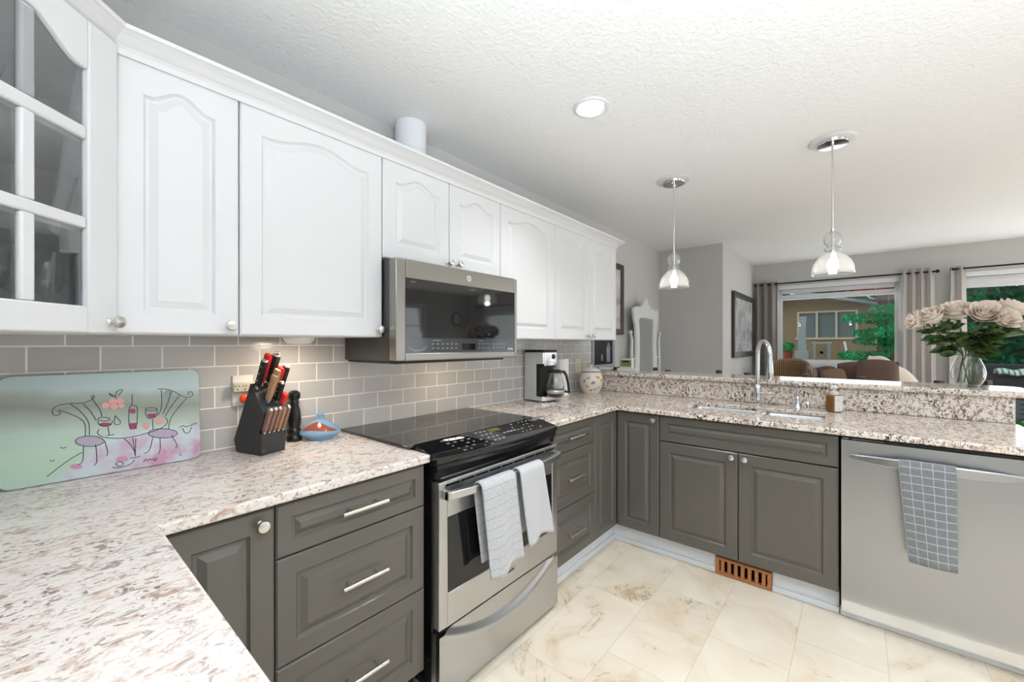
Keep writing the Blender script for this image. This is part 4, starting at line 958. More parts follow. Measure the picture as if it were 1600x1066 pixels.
# ------------------------------------------------------------------ sink, taps, soap
t = thing('kitchen_sink', 'double-bowl stainless undermount sink in the peninsula worktop', 'sink', (2.85, 0.49, 0.73))
for y0, y1 in ((0.455, 0.845), (0.135, 0.425)):
    b = MB(); e = 0.004
    def rr(x0, x1, ya, yb, r, z, n=5):
        P = []
        for cx, cy, a0 in ((x1-r, yb-r, 0), (x0+r, yb-r, PI/2), (x0+r, ya+r, PI), (x1-r, ya+r, 1.5*PI)):
            for i in range(n+1):
                a = a0+PI/2*i/n; P.append(Vector((cx+r*math.cos(a), cy+r*math.sin(a), z)))
        return P
    L = [rr(2.70-0.014, 3.0+0.014, y0-0.013, y1+0.013, 0.03, 0.8838), rr(2.70-e, 3.0+e, y0-e, y1+e, 0.03, 0.8836), rr(2.70-e+0.002, 3.0+e-0.002, y0-e+0.002, y1+e-0.002, 0.03, 0.88), rr(2.705, 2.995, y0+0.004, y1-0.004, 0.035, 0.74), rr(2.72, 2.98, y0+0.02, y1-0.02, 0.04, 0.725)]
    b.loops(L, True, False, True)
    bw = part(b, 'bowl', M['steel'], t, smooth=True, solid=0.0015)
    b = MB(); b.lathe([(0.0,0.7265),(0.04,0.7265),(0.045,0.728),(0.045,0.7262)], 24, (2.85, (y0+y1)/2, 0), cap0=False, cap1=False); part(b, 'drain', M['chrome'], bw, smooth=True)
FX, FY = 3.10, 0.50
t = thing('kitchen_faucet', 'tall chrome gooseneck faucet with a pull-down spray head behind the sink', 'faucet', (FX, FY, 0.914))
b = MB(); b.lathe([(0.0,0.9142),(0.027,0.9142),(0.028,0.920),(0.022,0.926),(0.0205,0.99),(0.0205,1.035),(0.016,1.045),(0.0135,1.05)], 24, (FX, FY, 0), cap0=False); part(b, 'base', M['chrome'], t, smooth=True)
dv = Vector((-0.84, -0.54, 0)).normalized()
pts = [Vector((FX, FY, 1.045)), Vector((FX, FY, 1.12)), Vector((FX, FY, 1.20)), Vector((FX, FY, 1.25))]
for i in range(1, 15):
    a = PI - PI*1.02*i/14; rc = 0.082
    pts.append(Vector((FX, FY, 1.25)) + dv*(rc + rc*math.cos(a)) + Vector((0, 0, rc*math.sin(a))))
end = pts[-1]; pts.append(end+Vector((0,0,-0.03)))
b = MB(); b.tube(pts, 0.0125, 14); part(b, 'neck', M['chrome'], t, smooth=True)
e = pts[-1]
b = MB(); b.tube([e+Vector((0,0,0.01)), e, e+Vector((0,0,-0.02)), e+Vector((0,0,-0.06)), e+Vector((0,0,-0.115)), e+Vector((0,0,-0.125))], [0.0135,0.0145,0.016,0.0185,0.0195,0.017], 18); part(b, 'spray_head', M['chrome'], t, smooth=True)
b = MB(); b.cyl((FX, FY-0.018, 0.992), (FX, FY-0.042, 0.992), 0.0115, n=16); b.tube([(FX-0.002, FY-0.040, 0.992), (FX-0.02, FY-0.085, 0.995), (FX-0.026, FY-0.105, 0.996)], [0.0085,0.007,0.0065], 10); part(b, 'lever', M['chrome'], t, smooth=True)
SX, SY = 3.10, 0.283
t = thing('soap_dispenser', 'small curved chrome dispenser tap standing between the faucet and the amber bottle', 'soap dispenser', (SX, SY, 0.914))
b = MB(); b.lathe([(0.0,0.9142),(0.021,0.9142),(0.021,0.918),(0.014,0.930),(0.011,0.955),(0.011,0.985),(0.008,0.99)], 20, (SX, SY, 0), cap0=False); part(b, 'base', M['chrome'], t, smooth=True)
pts = [Vector((SX, SY, 0.98)), Vector((SX, SY, 1.03)), Vector((SX-0.004, SY+0.002, 1.055)), Vector((SX-0.02, SY+0.008, 1.072)), Vector((SX-0.045, SY+0.016, 1.076)), Vector((SX-0.065, SY+0.022, 1.066))]
b = MB(); b.tube(pts, [0.0105,0.009,0.0085,0.008,0.0075,0.007], 14); part(b, 'spout', M['chrome'], t, smooth=True)
b = MB(); b.lathe([(0.0,0.9142),(0.016,0.9142),(0.016,0.94),(0.0155,0.957),(0.012,0.961),(0.0,0.962)], 20, (3.095, 0.232, 0), cap0=False, cap1=False)
single(b, 'air_gap_cap', M['chrome'], 'short chrome cap beside the curved dispenser tap', 'tap cap', (3.095, 0.232, 0.914), smooth=True)
BX, BY = 3.07, 0.103
t = thing('soap_bottle', 'brown soap bottle with a white pump and white label by the sink', 'bottle', (BX, BY, 0.914), math.radians(-40))
b = MB(); b.box(-0.036, 0.036, -0.027, 0.027, 0.0003, 0.102); b.build('bottle_body', M['amber'], t, bevel=0.012, seg=4)
b = MB(); b.box(-0.026, 0.028, -0.0285, -0.0272, 0.006, 0.098); lb = b.build('label', M['offwhite'], t, bevel=0.0005)
b = MB(); b.cyl((0.0,-0.0287,0.074), (0.0,-0.0285,0.074), 0.004); b.cyl((0.002,-0.0287,0.022), (0.002,-0.0285,0.022), 0.003); b.build('label_marking', M['print_'], lb)
b = MB(); b.lathe([(0.0,0.102),(0.021,0.102),(0.022,0.118),(0.016,0.122),(0.007,0.124),(0.006,0.136),(0.017,0.138),(0.018,0.150),(0.012,0.156),(0.0,0.157)], 20, cap0=False, cap1=False)
b.tube([(0,0,0.147), (-0.03,-0.012,0.147), (-0.042,-0.018,0.140)], [0.006,0.005,0.004], 8); b.build('pump', M['offwhite'], t, smooth=True)

# small work lights under the cabinets and the microwave
area('cooktop_light', (1.50, 1.60, 1.230), (0,0.25,-1), 0.12, 0.06, 1.2, (1,0.82,0.62))
# drawn picture of the cutting board: traced lines in board coordinates

# ------------------------------------------------------------------ cutting board with printed picture
t = thing('cutting_board', 'glass cutting board printed with a painted garden table for two, leaning on the tiles', 'cutting board', (0.170, 1.778, 0.9148))
t.rotation_euler = (math.radians(-6.2), 0, 0)
def rrect(x0, x1, z0, z1, r, n=8):
    P = []
    for cx, cz, a0 in ((x1-r, z1-r, 0), (x0+r, z1-r, PI/2), (x0+r, z0+r, PI), (x1-r, z0+r, 1.5*PI)):
        for i in range(n+1):
            a = a0+PI/2*i/n; P.append((cx+r*math.cos(a), cz+r*math.sin(a)))
    return P
P = rrect(-0.223, 0.227, 0.0, 0.312, 0.026)
b = MB(); b.loops([[Vector((p[0], 0.0, p[1])) for p in P], [Vector((p[0], -0.006, p[1])) for p in P]])
bd = b.build('board', M['board'], t, bevel=0.0015)
def ribbon(b, pts, w, y):
    pts = [Vector((p[0], 0, p[1])) for p in pts]
    n = len(pts); L0 = []; L1 = []
    for i, p in enumerate(pts):
        tg = (pts[min(i+1, n-1)]-pts[max(i-1, 0)])
        if tg.length < 1e-6: tg = Vector((1,0,0))
        tg.normalize(); nr = Vector((-tg.z, 0, tg.x))*w/2
        L0.append(p+nr+Vector((0,y,0))); L1.append(p-nr+Vector((0,y,0)))
    b.loops([L0, L1], False)
ART_X, ART_Z = 0.170, 0.0
b = MB(); rnd = random.Random(5)
for l in ART_LINES:
    pts = [(p[0]-ART_X, p[1]) for p in l]
    # soften corners once
    q = [pts[0]]
    for a, c in zip(pts, pts[1:]):
        q += [(a[0]*0.75+c[0]*0.25, a[1]*0.75+c[1]*0.25), (a[0]*0.25+c[0]*0.75, a[1]*0.25+c[1]*0.75)]
    q.append(pts[-1]); ribbon(b, q, 0.0020, -0.0068)
b.build('drawn_pattern', M['ink'], bd, keep=True)
for k_, m_, yy in (('pink', 'pinkp', -0.0062), ('lilac', 'lilac', -0.0063), ('sage', 'sage', -0.0063), ('rose', 'rosep', -0.0064), ('wine', 'wine', -0.0065)):
    for l in ART_PATCH[k_]:
        pp = [(p[0]-ART_X, p[1]) for p in l]
        if pp[0] == pp[-1]: pp = pp[:-1]
        b = MB(); b.face([(p[0], yy, p[1]) for p in pp]); b.build(k_+'_print', M[m_], bd, keep=True)

# ------------------------------------------------------------------ knife block
KR = math.radians(15.5); KO = Vector((0.537, 1.638, 0.9142))
t = thing('knife_block', 'black slanted knife block full of knives beside the cutting board', 'knife block', KO, KR)
BW_ = 0.098
def pp(d, z): return (0.146-d, z)
b = MB(); b.prism_x([pp(0,0.045), pp(0.014,0), pp(0.104,0), pp(0.171,0.157), pp(0.095,0.258)], 0, BW_); b.build('block', M['blockblack'], t, bevel=0.0025)
b = MB(); b.prism_x([pp(0.1055,0.0), pp(0.152,0.0), pp(0.158,0.078), pp(0.139,0.080)], 0.001, BW_-0.001); b.build('steak_knife_holder', M['blockblack'], t, bevel=0.0025)
b = MB(); b.loops([[Vector((0.012+0.006*math.cos(2*PI*i/14), pp(0.153,0)[0]-0.0006, 0.022+0.013*math.sin(2*PI*i/14))) for i in range(14)], [Vector((0.012+0.0045*math.cos(2*PI*i/14), pp(0.153,0)[0]-0.0009, 0.022+0.0115*math.sin(2*PI*i/14))) for i in range(14)]], True, False, False); b.build('printed_mark', M['wood'], t)
KM = Matrix.Translation(KO) @ Matrix.Rotation(KR, 4, 'Z')
DIR = Vector((0, -0.41, 0.912)).normalized()
KROT = KM.to_3x3() @ Matrix((Vector((1,0,0)), DIR.cross(Vector((1,0,0))).normalized(), DIR)).transposed()
def knife(label, x, d, z, ln, material, wd=0.020, th=0.012, cap=None, lift=0.014, rivets=False, grp='knives in the block', ring=False, tilt=0.0):
    o = bpy.data.objects.new('kitchen_knife' if grp != 'steak knives in the block' else 'steak_knife', None); C.objects.link(o)
    o.location = KM @ Vector((x, pp(d, z)[0], z)) + (KROT @ Vector((0,0,0.001)))
    o.rotation_euler = (KROT @ Matrix.Rotation(tilt, 3, 'Y')).to_euler()
    tag(o, label, 'knife', grp)
    b = MB(); b.box(-th*0.30, th*0.30, -wd*0.36, wd*0.36, 0.0, lift); b.build('bolster', M['nickel'], o, bevel=0.001)
    L = []
    for f, sx, sy, oy in ((0,0.72,0.78,0),(0.06,0.95,0.95,0),(0.35,1.0,0.92,0),(0.7,1.0,1.0,0.0005),(0.92,0.98,1.12,0.0015),(1.0,0.75,0.95,0.002)):
        ring_ = []
        for i in range(12):
            a = 2*PI*i/12; c, s = math.cos(a), math.sin(a)
            ring_.append(Vector((th/2*sx*math.copysign(abs(c)**0.6, c), oy+wd/2*sy*math.copysign(abs(s)**0.6, s), lift+ln*f)))
        L.append(ring_)
    b = MB(); b.loops(L); h = b.build('handle', material, o, smooth=True)
    if rivets:
        for f in (0.22, 0.5, 0.78):
            b = MB(); b.cyl((-th*0.52, 0, lift+ln*f), (th*0.52, 0, lift+ln*f), 0.0028, n=8); b.build('rivet', M['nickel'], h)
    if cap:
        b = MB(); b.ball((0, 0.001, lift+ln*1.0), (th*0.53, wd*0.54, 0.007), 12, 8); b.build('end_cap', cap, h, smooth=True)
    if ring:
        b = MB(); pts = [(0, 0.012*math.cos(2*PI*i/16), lift+ln+0.008+0.008*math.sin(2*PI*i/16)) for i in range(17)]; b.tube(pts, 0.0016, 6, False); b.build('hanging_ring', M['chrome'], h)
    return o
def topf(s): return 0.095+0.076*s, 0.258-0.101*s
for label, x, s, ln, mt, wd, th, kw in (
    ('black-handled knife with a steel butt at the top edge of the block, nearest the outlet', 0.013, 0.22, 0.100, M['blackmatte'], 0.022, 0.013, dict(cap=M['chrome'], rivets=True)),
    ('tall red-handled knife behind the two wooden handles', 0.031, 0.10, 0.112, M['red'], 0.022, 0.016, {}),
    ('light wooden-handled knife standing in front, nearest the cutting board', 0.026, 0.72, 0.098, M['wood'], 0.022, 0.013, {}),
    ('light wooden-handled knife just behind another one of the same wood', 0.043, 0.58, 0.104, M['wood'], 0.023, 0.013, {}),
    ('tallest black-handled sharpening steel with a chrome ring end', 0.062, 0.10, 0.108, M['blackmatte'], 0.025, 0.019, dict(cap=M['chrome'], ring=True)),
    ('red-handled knife in front of the chrome-ended sharpening steel', 0.074, 0.36, 0.086, M['red'], 0.024, 0.018, {}),
    ('riveted black-handled knife leaning in the middle of the block', 0.058, 0.74, 0.070, M['blackmatte'], 0.024, 0.014, dict(cap=M['chrome'], rivets=True)),
    ('black-handled knife with a white butt at the pepper mill edge of the block', 0.089, 0.42, 0.098, M['blackmatte'], 0.021, 0.014, dict(cap=M['offwhite'])),
    ('short red-handled knife low in the block above the steak knives', 0.074, 0.88, 0.040, M['red'], 0.022, 0.016, {})):
    d, z = topf(s); knife(label, x, d, z, ln, mt, wd*1.2, th*1.3, **kw)
names = ['wooden steak knife at the cutting-board end of the front row', 'wooden steak knife second along the front row of the block', 'wooden steak knife in the middle of the front row', 'paler orange wooden steak knife, fourth along the front row', 'wooden steak knife at the pepper mill end of the front row']
for i, lb in enumerate(names):
    knife(lb, 0.014+i*0.0175, 0.149, 0.0795, 0.090, M['rosewood'] if i != 3 else M['wood'], 0.022, 0.0142, None if i == 3 else M['nickel'], 0.006, False, 'steak knives in the block')

# pepper mill, lidded dish
b = MB(); b.lathe([(0.0,0),(0.029,0),(0.030,0.004),(0.029,0.020),(0.024,0.026),(0.027,0.032),(0.027,0.046),(0.021,0.054),(0.0255,0.072),(0.0265,0.092),(0.023,0.125),(0.0165,0.150),(0.0185,0.160),(0.0165,0.168),(0.024,0.182),(0.023,0.198),(0.013,0.208),(0.0,0.210)], 28, (0.716,1.787,0.9142), cap0=False, cap1=False)
single(b, 'pepper_mill', M['black'], 'turned black pepper mill standing behind the knife block', 'pepper mill', (0.716,1.787,0.9142), smooth=True)
DO = Vector((0.800, 1.735, 0.9142)); t = thing('butter_dish', 'small blue glazed lidded dish with a brown band and blue loop knob', 'dish', DO, math.radians(-35))
def ell(prof, n=32, kx=1.0, ky=0.62):
    return [[Vector((r*kx*math.cos(2*PI*i/n), r*ky*math.sin(2*PI*i/n), z)) for i in range(n)] for r, z in prof]
b = MB(); b.loops(ell([(0.05,0.0),(0.052,0.006),(0.066,0.014),(0.080,0.024),(0.083,0.030),(0.081,0.033),(0.074,0.030)])); b.build('base', M['blueglaze'], t, smooth=True)
b = MB(); lid = [(0.081,0.0335),(0.080,0.038),(0.068,0.050),(0.050,0.064),(0.032,0.076),(0.014,0.083),(0.004,0.085)]
b.loops(ell(lid)); ld = b.build('lid', M['blueglaze'], t, smooth=True)
def onlid(a, q, lift=0.0012):
    k_ = q*(len(lid)-1); i = min(int(k_), len(lid)-2); f = k_-i
    r = lid[i][0]*(1-f)+lid[i+1][0]*f + lift; z = lid[i][1]*(1-f)+lid[i+1][1]*f + lift
    return Vector((r*math.cos(a), 0.62*r*math.sin(a), z))
b = MB(); b.grid(lambda u, v: onlid(math.radians(215+125*u), 0.2+0.05*math.sin(6*u)+(v)*0.42*math.sin(PI*min(1, 0.12+u*0.95))**0.8), 24, 6); b.build('brown_band_print', M['terracotta'], ld, smooth=True)
b = MB()
for s in (-0.008, 0.008): b.tube([(s-0.004, 0.0, 0.080)]+[(s+0.013*math.cos(PI-PI*i/10)*0.5, 0.0, 0.088+0.018*math.sin(PI*i/10)) for i in range(11)]+[(s+0.004, 0, 0.080)], 0.0042, 8)
b.build('loop_knob', M['blueglaze'], ld, smooth=True)

# outlets
t = thing('outlet_plate', 'white outlet plate with a beige plug adapter and orange night light, by the knife block', 'outlet', (0.540, 1.8235, 1.136))
b = MB(); b.box(0.505, 0.575, 1.8190, 1.8245, 1.078, 1.195); part(b, 'plate', M['offwhite'], t, bevel=0.002)
b = MB(); b.box(0.502, 0.578, 1.795, 1.8188, 1.132, 1.168); ad = part(b, 'plug_adapter', M['beige'], t, bevel=0.004)
b = MB()
for i in range(3):
    for dx_ in (-0.006, 0.004): b.box(0.515+i*0.025+dx_-0.001, 0.515+i*0.025+dx_+0.001, 1.7946, 1.7952, 1.151, 1.160)
    b.box(0.513+i*0.025, 0.517+i*0.025, 1.7946, 1.7952, 1.140, 1.145)
part(b, 'slot_markings', M['void'], ad)
b = MB(); b.ball((0.541, 1.806, 1.106), (0.017, 0.012, 0.018), 16, 10); part(b, 'night_light', M['orange'], t, smooth=True)
b = MB(); b.box(0.528, 0.556, 1.808, 1.8188, 1.09, 1.128); part(b, 'night_light_base', M['offwhite'], t, bevel=0.003)
t = thing('outlet_plate', 'cream switch plate on the tiles above the cookie jar', 'outlet', (3.03, 1.8235, 1.127))
b = MB(); b.box(2.985, 3.075, 1.8185, 1.8245, 1.066, 1.188); part(b, 'plate', M['beige'], t, bevel=0.002)
b = MB(); b.box(3.018, 3.042, 1.8135, 1.8184, 1.10, 1.15); part(b, 'rocker', M['beige'], t, bevel=0.002)
b = MB(); b.lathe([(0.055,1.3428),(0.055,1.337),(0.050,1.328),(0.040,1.317),(0.0,1.315)], 28, (0.675,1.64,0), cap0=False, cap1=False)
single(b, 'puck_light', M['offwhite'], 'round cream puck light under the wide arched cabinet', 'under-cabinet light', (0.675,1.64,1.3428), smooth=True)
b = MB(); b.lathe([(0.078,2.127),(0.078,2.439)], 32, (1.272,1.752,0)); b.lathe([(0.0795,2.30),(0.0795,2.302)], 32, (1.272,1.752,0))
single(b, 'vent_duct', M['trim'], 'white round vent duct rising from the cabinet tops to the ceiling', 'duct', (1.272,1.752,2.127), smooth=True)

# coffee maker
CO = Vector((2.272, 1.640, 0.9142)); t = thing('coffee_maker', 'stainless drip coffee maker with a glass carafe beside the paper towel roll', 'coffee maker', CO, math.radians(-5))
CW, CD, CH = 0.150, 0.172, 0.358
b = MB(); b.box(0.0, CW, 0.062, CD, 0.006, 0.342); b.box(0.0, CW, 0.0, 0.062, 0.262, 0.342)
bmesh.ops.remove_doubles(b.bm, verts=b.bm.verts[:], dist=1e-5); bo = b.build('housing', M['steel_y'], t, bevel=0.003)
b = MB(); L = []
def hx(q): return CW*q
for z in (0.006, 0.036):
    L.append([Vector((0.001,0.0618,z)), Vector((0.001,0.012,z)), Vector((0.010,0.002,z)), Vector((0.03,-0.006,z)), Vector((CW/2,-0.010,z)), Vector((CW-0.03,-0.006,z)), Vector((CW-0.010,0.002,z)), Vector((CW-0.001,0.012,z)), Vector((CW-0.001,0.0618,z))])
b.loops(L); b.build('base', M['steel_y'], t, bevel=0.002)
b = MB(); b.box(-0.001, CW+0.001, -0.004, CD+0.001, 0.3425, CH); b.build('top_lid', M['blackmatte'], t, bevel=0.004)
b = MB(); b.box(0.002, CW-0.002, 0.004, CD-0.002, 0.0, 0.0055); b.build('foot', M['blackmatte'], t)
b = MB(); L = []
for z in (0.250, 0.342):
    L.append([Vector((0.012,-0.0005,z)), Vector((0.02,-0.008,z)), Vector((CW/2,-0.014,z)), Vector((CW-0.02,-0.008,z)), Vector((CW-0.012,-0.0005,z))])
b.loops(L); fp = b.build('control_front', M['steel_y'], t, bevel=0.002)
b = MB(); mm = Matrix.Translation((0.098,-0.0122,0.312)) @ Matrix.Rotation(PI/2, 4, 'X'); b.lathe([(0.017,0.0),(0.017,0.006),(0.013,0.008),(0.0,0.008)], 20, (0,0,0), mm, cap1=False); b.build('dial', M['blackglass'], fp, smooth=True)
b = MB(); b.box(0.082, 0.114, -0.0138, -0.010, 0.294, 0.330); b.build('dial_plate', M['chrome'], fp, bevel=0.001)
b = MB()
for i in range(5): b.box(0.060+i*0.013, 0.067+i*0.013, -0.0160, -0.012, 0.272, 0.276)
b.build('button_markings', M['print_w'], fp)
b = MB(); b.box(0.004, CW-0.004, 0.030, 0.0615, 0.038, 0.260); b.build('dark_recess', M['blackmatte'], t)
b = MB(); b.box(0.004, CW-0.004, 0.004, 0.0298, 0.236, 0.2615); b.build('filter_basket', M['blackmatte'], t, bevel=0.002)
CC = (CW/2+0.012, -0.035)
b = MB(); b.lathe([(0.0,0.037),(0.056,0.037),(0.062,0.045),(0.066,0.075),(0.062,0.115),(0.050,0.160),(0.042,0.188),(0.044,0.200)], 28, (CC[0],CC[1],0), cap0=False, cap1=False); ca = b.build('carafe', M['cabpane'], t, smooth=True)
b = MB(); b.lathe([(0.0,0.038),(0.054,0.039),(0.060,0.046),(0.062,0.064),(0.0,0.064)], 28, (CC[0],CC[1],0), cap0=False, cap1=False); b.build('coffee', mat('brewed_coffee', (0.02,0.010,0.006), 0.1), ca, smooth=True)
b = MB(); b.lathe([(0.0655,0.062),(0.0670,0.066),(0.0670,0.080),(0.0655,0.084)], 28, (CC[0],CC[1],0), cap0=False, cap1=False); b.build('steel_band', M['steel'], ca, smooth=True)
b = MB(); b.lathe([(0.044,0.200),(0.047,0.202),(0.047,0.214),(0.036,0.222),(0.0,0.224)], 28, (CC[0],CC[1],0), cap1=False); b.build('carafe_lid', M['blackmatte'], ca, smooth=True)
hd = Vector((0.92, -0.39, 0))
b = MB(); c0 = Vector((CC[0], CC[1], 0))
b.tube([c0+hd*0.042+Vector((0,0,0.207)), c0+hd*0.072+Vector((0,0,0.206)), c0+hd*0.090+Vector((0,0,0.180)), c0+hd*0.104+Vector((0,0,0.130)), c0+hd*0.112+Vector((0,0,0.070)), c0+hd*0.110+Vector((0,0,0.056))], [0.010,0.010,0.009,0.009,0.009,0.008], 10)
b.tube([c0+hd*0.066+Vector((0,0,0.072)), c0+hd*0.110+Vector((0,0,0.062))], 0.008, 10); ch = b.build('carafe_handle', M['blackmatte'], ca, smooth=True)
b = MB(); b.tube([c0+hd*0.082+Vector((0,0,0.205)), c0+hd*0.100+Vector((0,0,0.178)), c0+hd*0.114+Vector((0,0,0.130)), c0+hd*0.122+Vector((0,0,0.075))], 0.0055, 8); b.build('handle_inlay', M['steel'], ch, smooth=True)

# paper towel roll
t = thing('paper_towel_holder', 'white paper towel roll on a steel stand between coffee maker and cookie jar', 'paper towel', (2.655, 1.742, 0.9142))
b = MB(); b.lathe([(0.0,0.9144),(0.072,0.9144),(0.073,0.918),(0.070,0.922),(0.0,0.922)], 32, (2.655,1.742,0), cap0=False, cap1=False); b.cyl((2.655,1.742,0.92), (2.655,1.742,1.222), 0.006); part(b, 'stand', M['nickel'], t, smooth=True)
b = MB(); b.lathe([(0.020,0.9225),(0.057,0.9225),(0.057,1.200),(0.020,1.200)], 40, (2.655,1.742,0), cap0=False, cap1=False); part(b, 'roll', M['papertowel'], t, smooth=True)

# cookie jar
JO = Vector((2.985, 1.668, 0.9142)); t = thing('cookie_jar', 'round cream cookie jar with painted ochre leaves in the counter corner', 'jar', JO)
jp = [(0.066,0.0),(0.070,0.006),(0.084,0.035),(0.095,0.075),(0.097,0.105),(0.091,0.140),(0.079,0.165),(0.076,0.172)]
b = MB(); b.lathe(jp, 36); jb = b.build('pot', M['ceramic'], t, smooth=True)
b = MB(); b.lathe([(0.080,0.1725),(0.082,0.177),(0.074,0.188),(0.055,0.200),(0.030,0.207),(0.014,0.209),(0.013,0.216),(0.018,0.222),(0.014,0.229),(0.0,0.231)], 36, cap1=False); lj = b.build('lid', M['ceramic'], t, smooth=True)
b = MB(); b.lathe([(0.0795,0.1700),(0.0805,0.1715),(0.0825,0.1775),(0.0800,0.1800)], 36, cap0=False, cap1=False); b.build('rim_stripe', M['greyblue'], lj, smooth=True)
def onjar(a, z, lift=0.001):
    for (r0, z0), (r1, z1) in zip(jp, jp[1:]):
        if z0 <= z <= z1:
            f = (z-z0)/(z1-z0); r = r0+(r1-r0)*f+lift; break
    else: r = jp[-1][0]
    return Vector((r*math.cos(a), r*math.sin(a), z))
def leafpatch(b, ac, zc, la, lz, rot):
    def f(u, v):
        s = 2*u-1; w = (1-s*s)*(2*v-1)
        p, q_ = s*math.cos(rot)-0.45*w*math.sin(rot), s*math.sin(rot)+0.45*w*math.cos(rot)
        return onjar(ac+p*la, min(max(zc+q_*lz, 0.002), 0.164))
    b.grid(f, 8, 3)
a0 = math.radians(225)
for nm, mt_, items in (('ochre_leaf_pattern', 'yellow', [(-0.5,0.125,0.20,0.020,0.5),(0.25,0.135,0.20,0.020,-0.4),(-0.6,0.06,0.2,0.02,-0.5),(0.45,0.05,0.2,0.02,0.6),(0.75,0.11,0.2,0.02,0.2)]),
                       ('blue_swirl_pattern', 'greyblue', [(-0.1,0.09,0.22,0.03,0.2),(-0.85,0.10,0.18,0.02,0.9),(0.1,0.035,0.2,0.012,0.0)]),
                       ('rust_leaf_pattern', 'terracotta', [(0.42,0.13,0.12,0.013,0.7),(-0.3,0.028,0.14,0.012,0.2)])):
    b = MB()
    for a, z, la, lz, r_ in items: leafpatch(b, a0+a, z, la, lz, r_)
    b.build(nm, M[mt_], jb, smooth=True)

# ------------------------------------------------------------------ small things on the bar
ZBAR = 1.0782
b = MB(); b.box(-0.045, 0.045, -0.055, 0.055, 0, 0.024); o = b.build('cordless_phone', M['offwhite'], None, loc=(3.40, 1.745, ZBAR), rot=(0,0,0.15), bevel=0.007, seg=3)
tag(o, 'white handset lying on the bar end under the dark framed picture', 'phone')
b = MB()
for k_ in range(3):
    b.tube([(0.03*math.cos(a)*(1+0.2*k_)+0.01*k_, 0.024*math.sin(a)*(1+0.15*k_), 0.006+0.007*k_+0.004*math.sin(2*a+k_)) for a in [2*PI*i/22 for i in range(23)]], 0.0042, 8)
o = b.build('coiled_cable', M['blackmatte'], None, loc=(3.43, 1.655, ZBAR), smooth=True); tag(o, 'coiled black cable on the bar between the handset and the paper stack', 'cable')
b = MB()
for i in range(5): b.box(-0.05+0.003*(i%2), 0.05, -0.085+0.004*(i%3), 0.085, i*0.0045, i*0.0045+0.004)
o = b.build('paper_stack', M['papertowel'], None, loc=(3.43, 1.545, ZBAR), rot=(0,0,0.1)); tag(o, 'small stack of white papers on the bar in front of the mirror', 'papers')
t = thing('desk_clock', 'small white box with a green panel standing on the paper stack', 'clock', (3.44, 1.565, ZBAR+0.0228))
b = MB(); b.box(-0.02, 0.02, -0.058, 0.058, 0, 0.082); b.build('case', M['offwhite'], t, bevel=0.003)
b = MB(); b.box(-0.0215, -0.0203, -0.050, 0.050, 0.012, 0.070); sc_ = b.build('green_panel', M['green_lcd'], t)
b = MB(); b.box(-0.0222, -0.0216, -0.028, 0.030, 0.048, 0.062); b.build('panel_marking', M['blackmatte'], sc_)

# vase of roses
VO = Vector((3.36, -0.47, ZBAR)); t = thing('glass_vase', 'bulbous clear glass vase half full of water on the bar', 'vase', VO)
vp = [(0.0,0.004),(0.040,0.004),(0.054,0.020),(0.066,0.052),(0.069,0.080),(0.063,0.112),(0.050,0.148),(0.043,0.178),(0.045,0.205),(0.054,0.230),(0.062,0.244)]
b = MB(); b.lathe(vp, 36, cap0=False, cap1=False); b.lathe([(0.0,0.0),(0.042,0.0),(0.042,0.004)], 36, cap0=False, cap1=False); vs = b.build('glass_body', M['clear'], t, smooth=True, keep=True)
b = MB(); b.lathe([(0.0,0.006),(0.038,0.006),(0.052,0.022),(0.064,0.052),(0.067,0.080),(0.0645,0.100),(0.0,0.100)], 36, cap0=False, cap1=False); b.build('water', thin_glass('water_surface', (0.93,0.96,0.95,1), 1.0), t, smooth=True, keep=True)
def bloom(b, R):
    rnd = random.Random(11)
    rings = [(4,0.26,0.98,0.75),(5,0.46,1.0,0.62),(5,0.68,0.95,0.58),(6,0.92,0.78,0.50),(6,1.10,0.55,0.50)]
    for k_, (n, rr, hh, ww) in enumerate(rings):
        for i in range(n):
            a = 2*PI*(i+0.5*(k_ % 2)+rnd.uniform(-0.1,0.1))/n
            def f(u, v, a=a, rr=rr, hh=hh, ww=ww, k_=k_):
                s = 2*u-1
                wid = ww*(0.35+0.9*math.sin(PI*min(1, 0.15+0.80*v))**0.7)
                ang = a + s*wid*1.15
                rad = R*rr*(0.30+0.70*math.sin(v*PI/2)) * (1-0.10*s*s)
                curl = R*0.12*max(0, v-0.75)/0.25*(0.4+0.22*k_)
                rad += curl
                z = R*(-0.55 + (hh+0.62)*v - 0.10*s*s*v) - curl*0.5
                return Vector((rad*math.cos(ang), rad*math.sin(ang), z))
            b.grid(f, 6, 6)
def leafmesh(b, p, d, n, ln, wd):
    d = d.normalized(); s = d.cross(n).normalized(); n = s.cross(d).normalized()
    def f(u, v):
        q = u; w = wd*math.sin(PI*min(1, q**0.8*0.98+0.02))*(2*v-1)
        return p + d*ln*q + s*w + n*(-0.18*ln*q*q + 0.25*abs(w))
    b.grid(f, 6, 4)
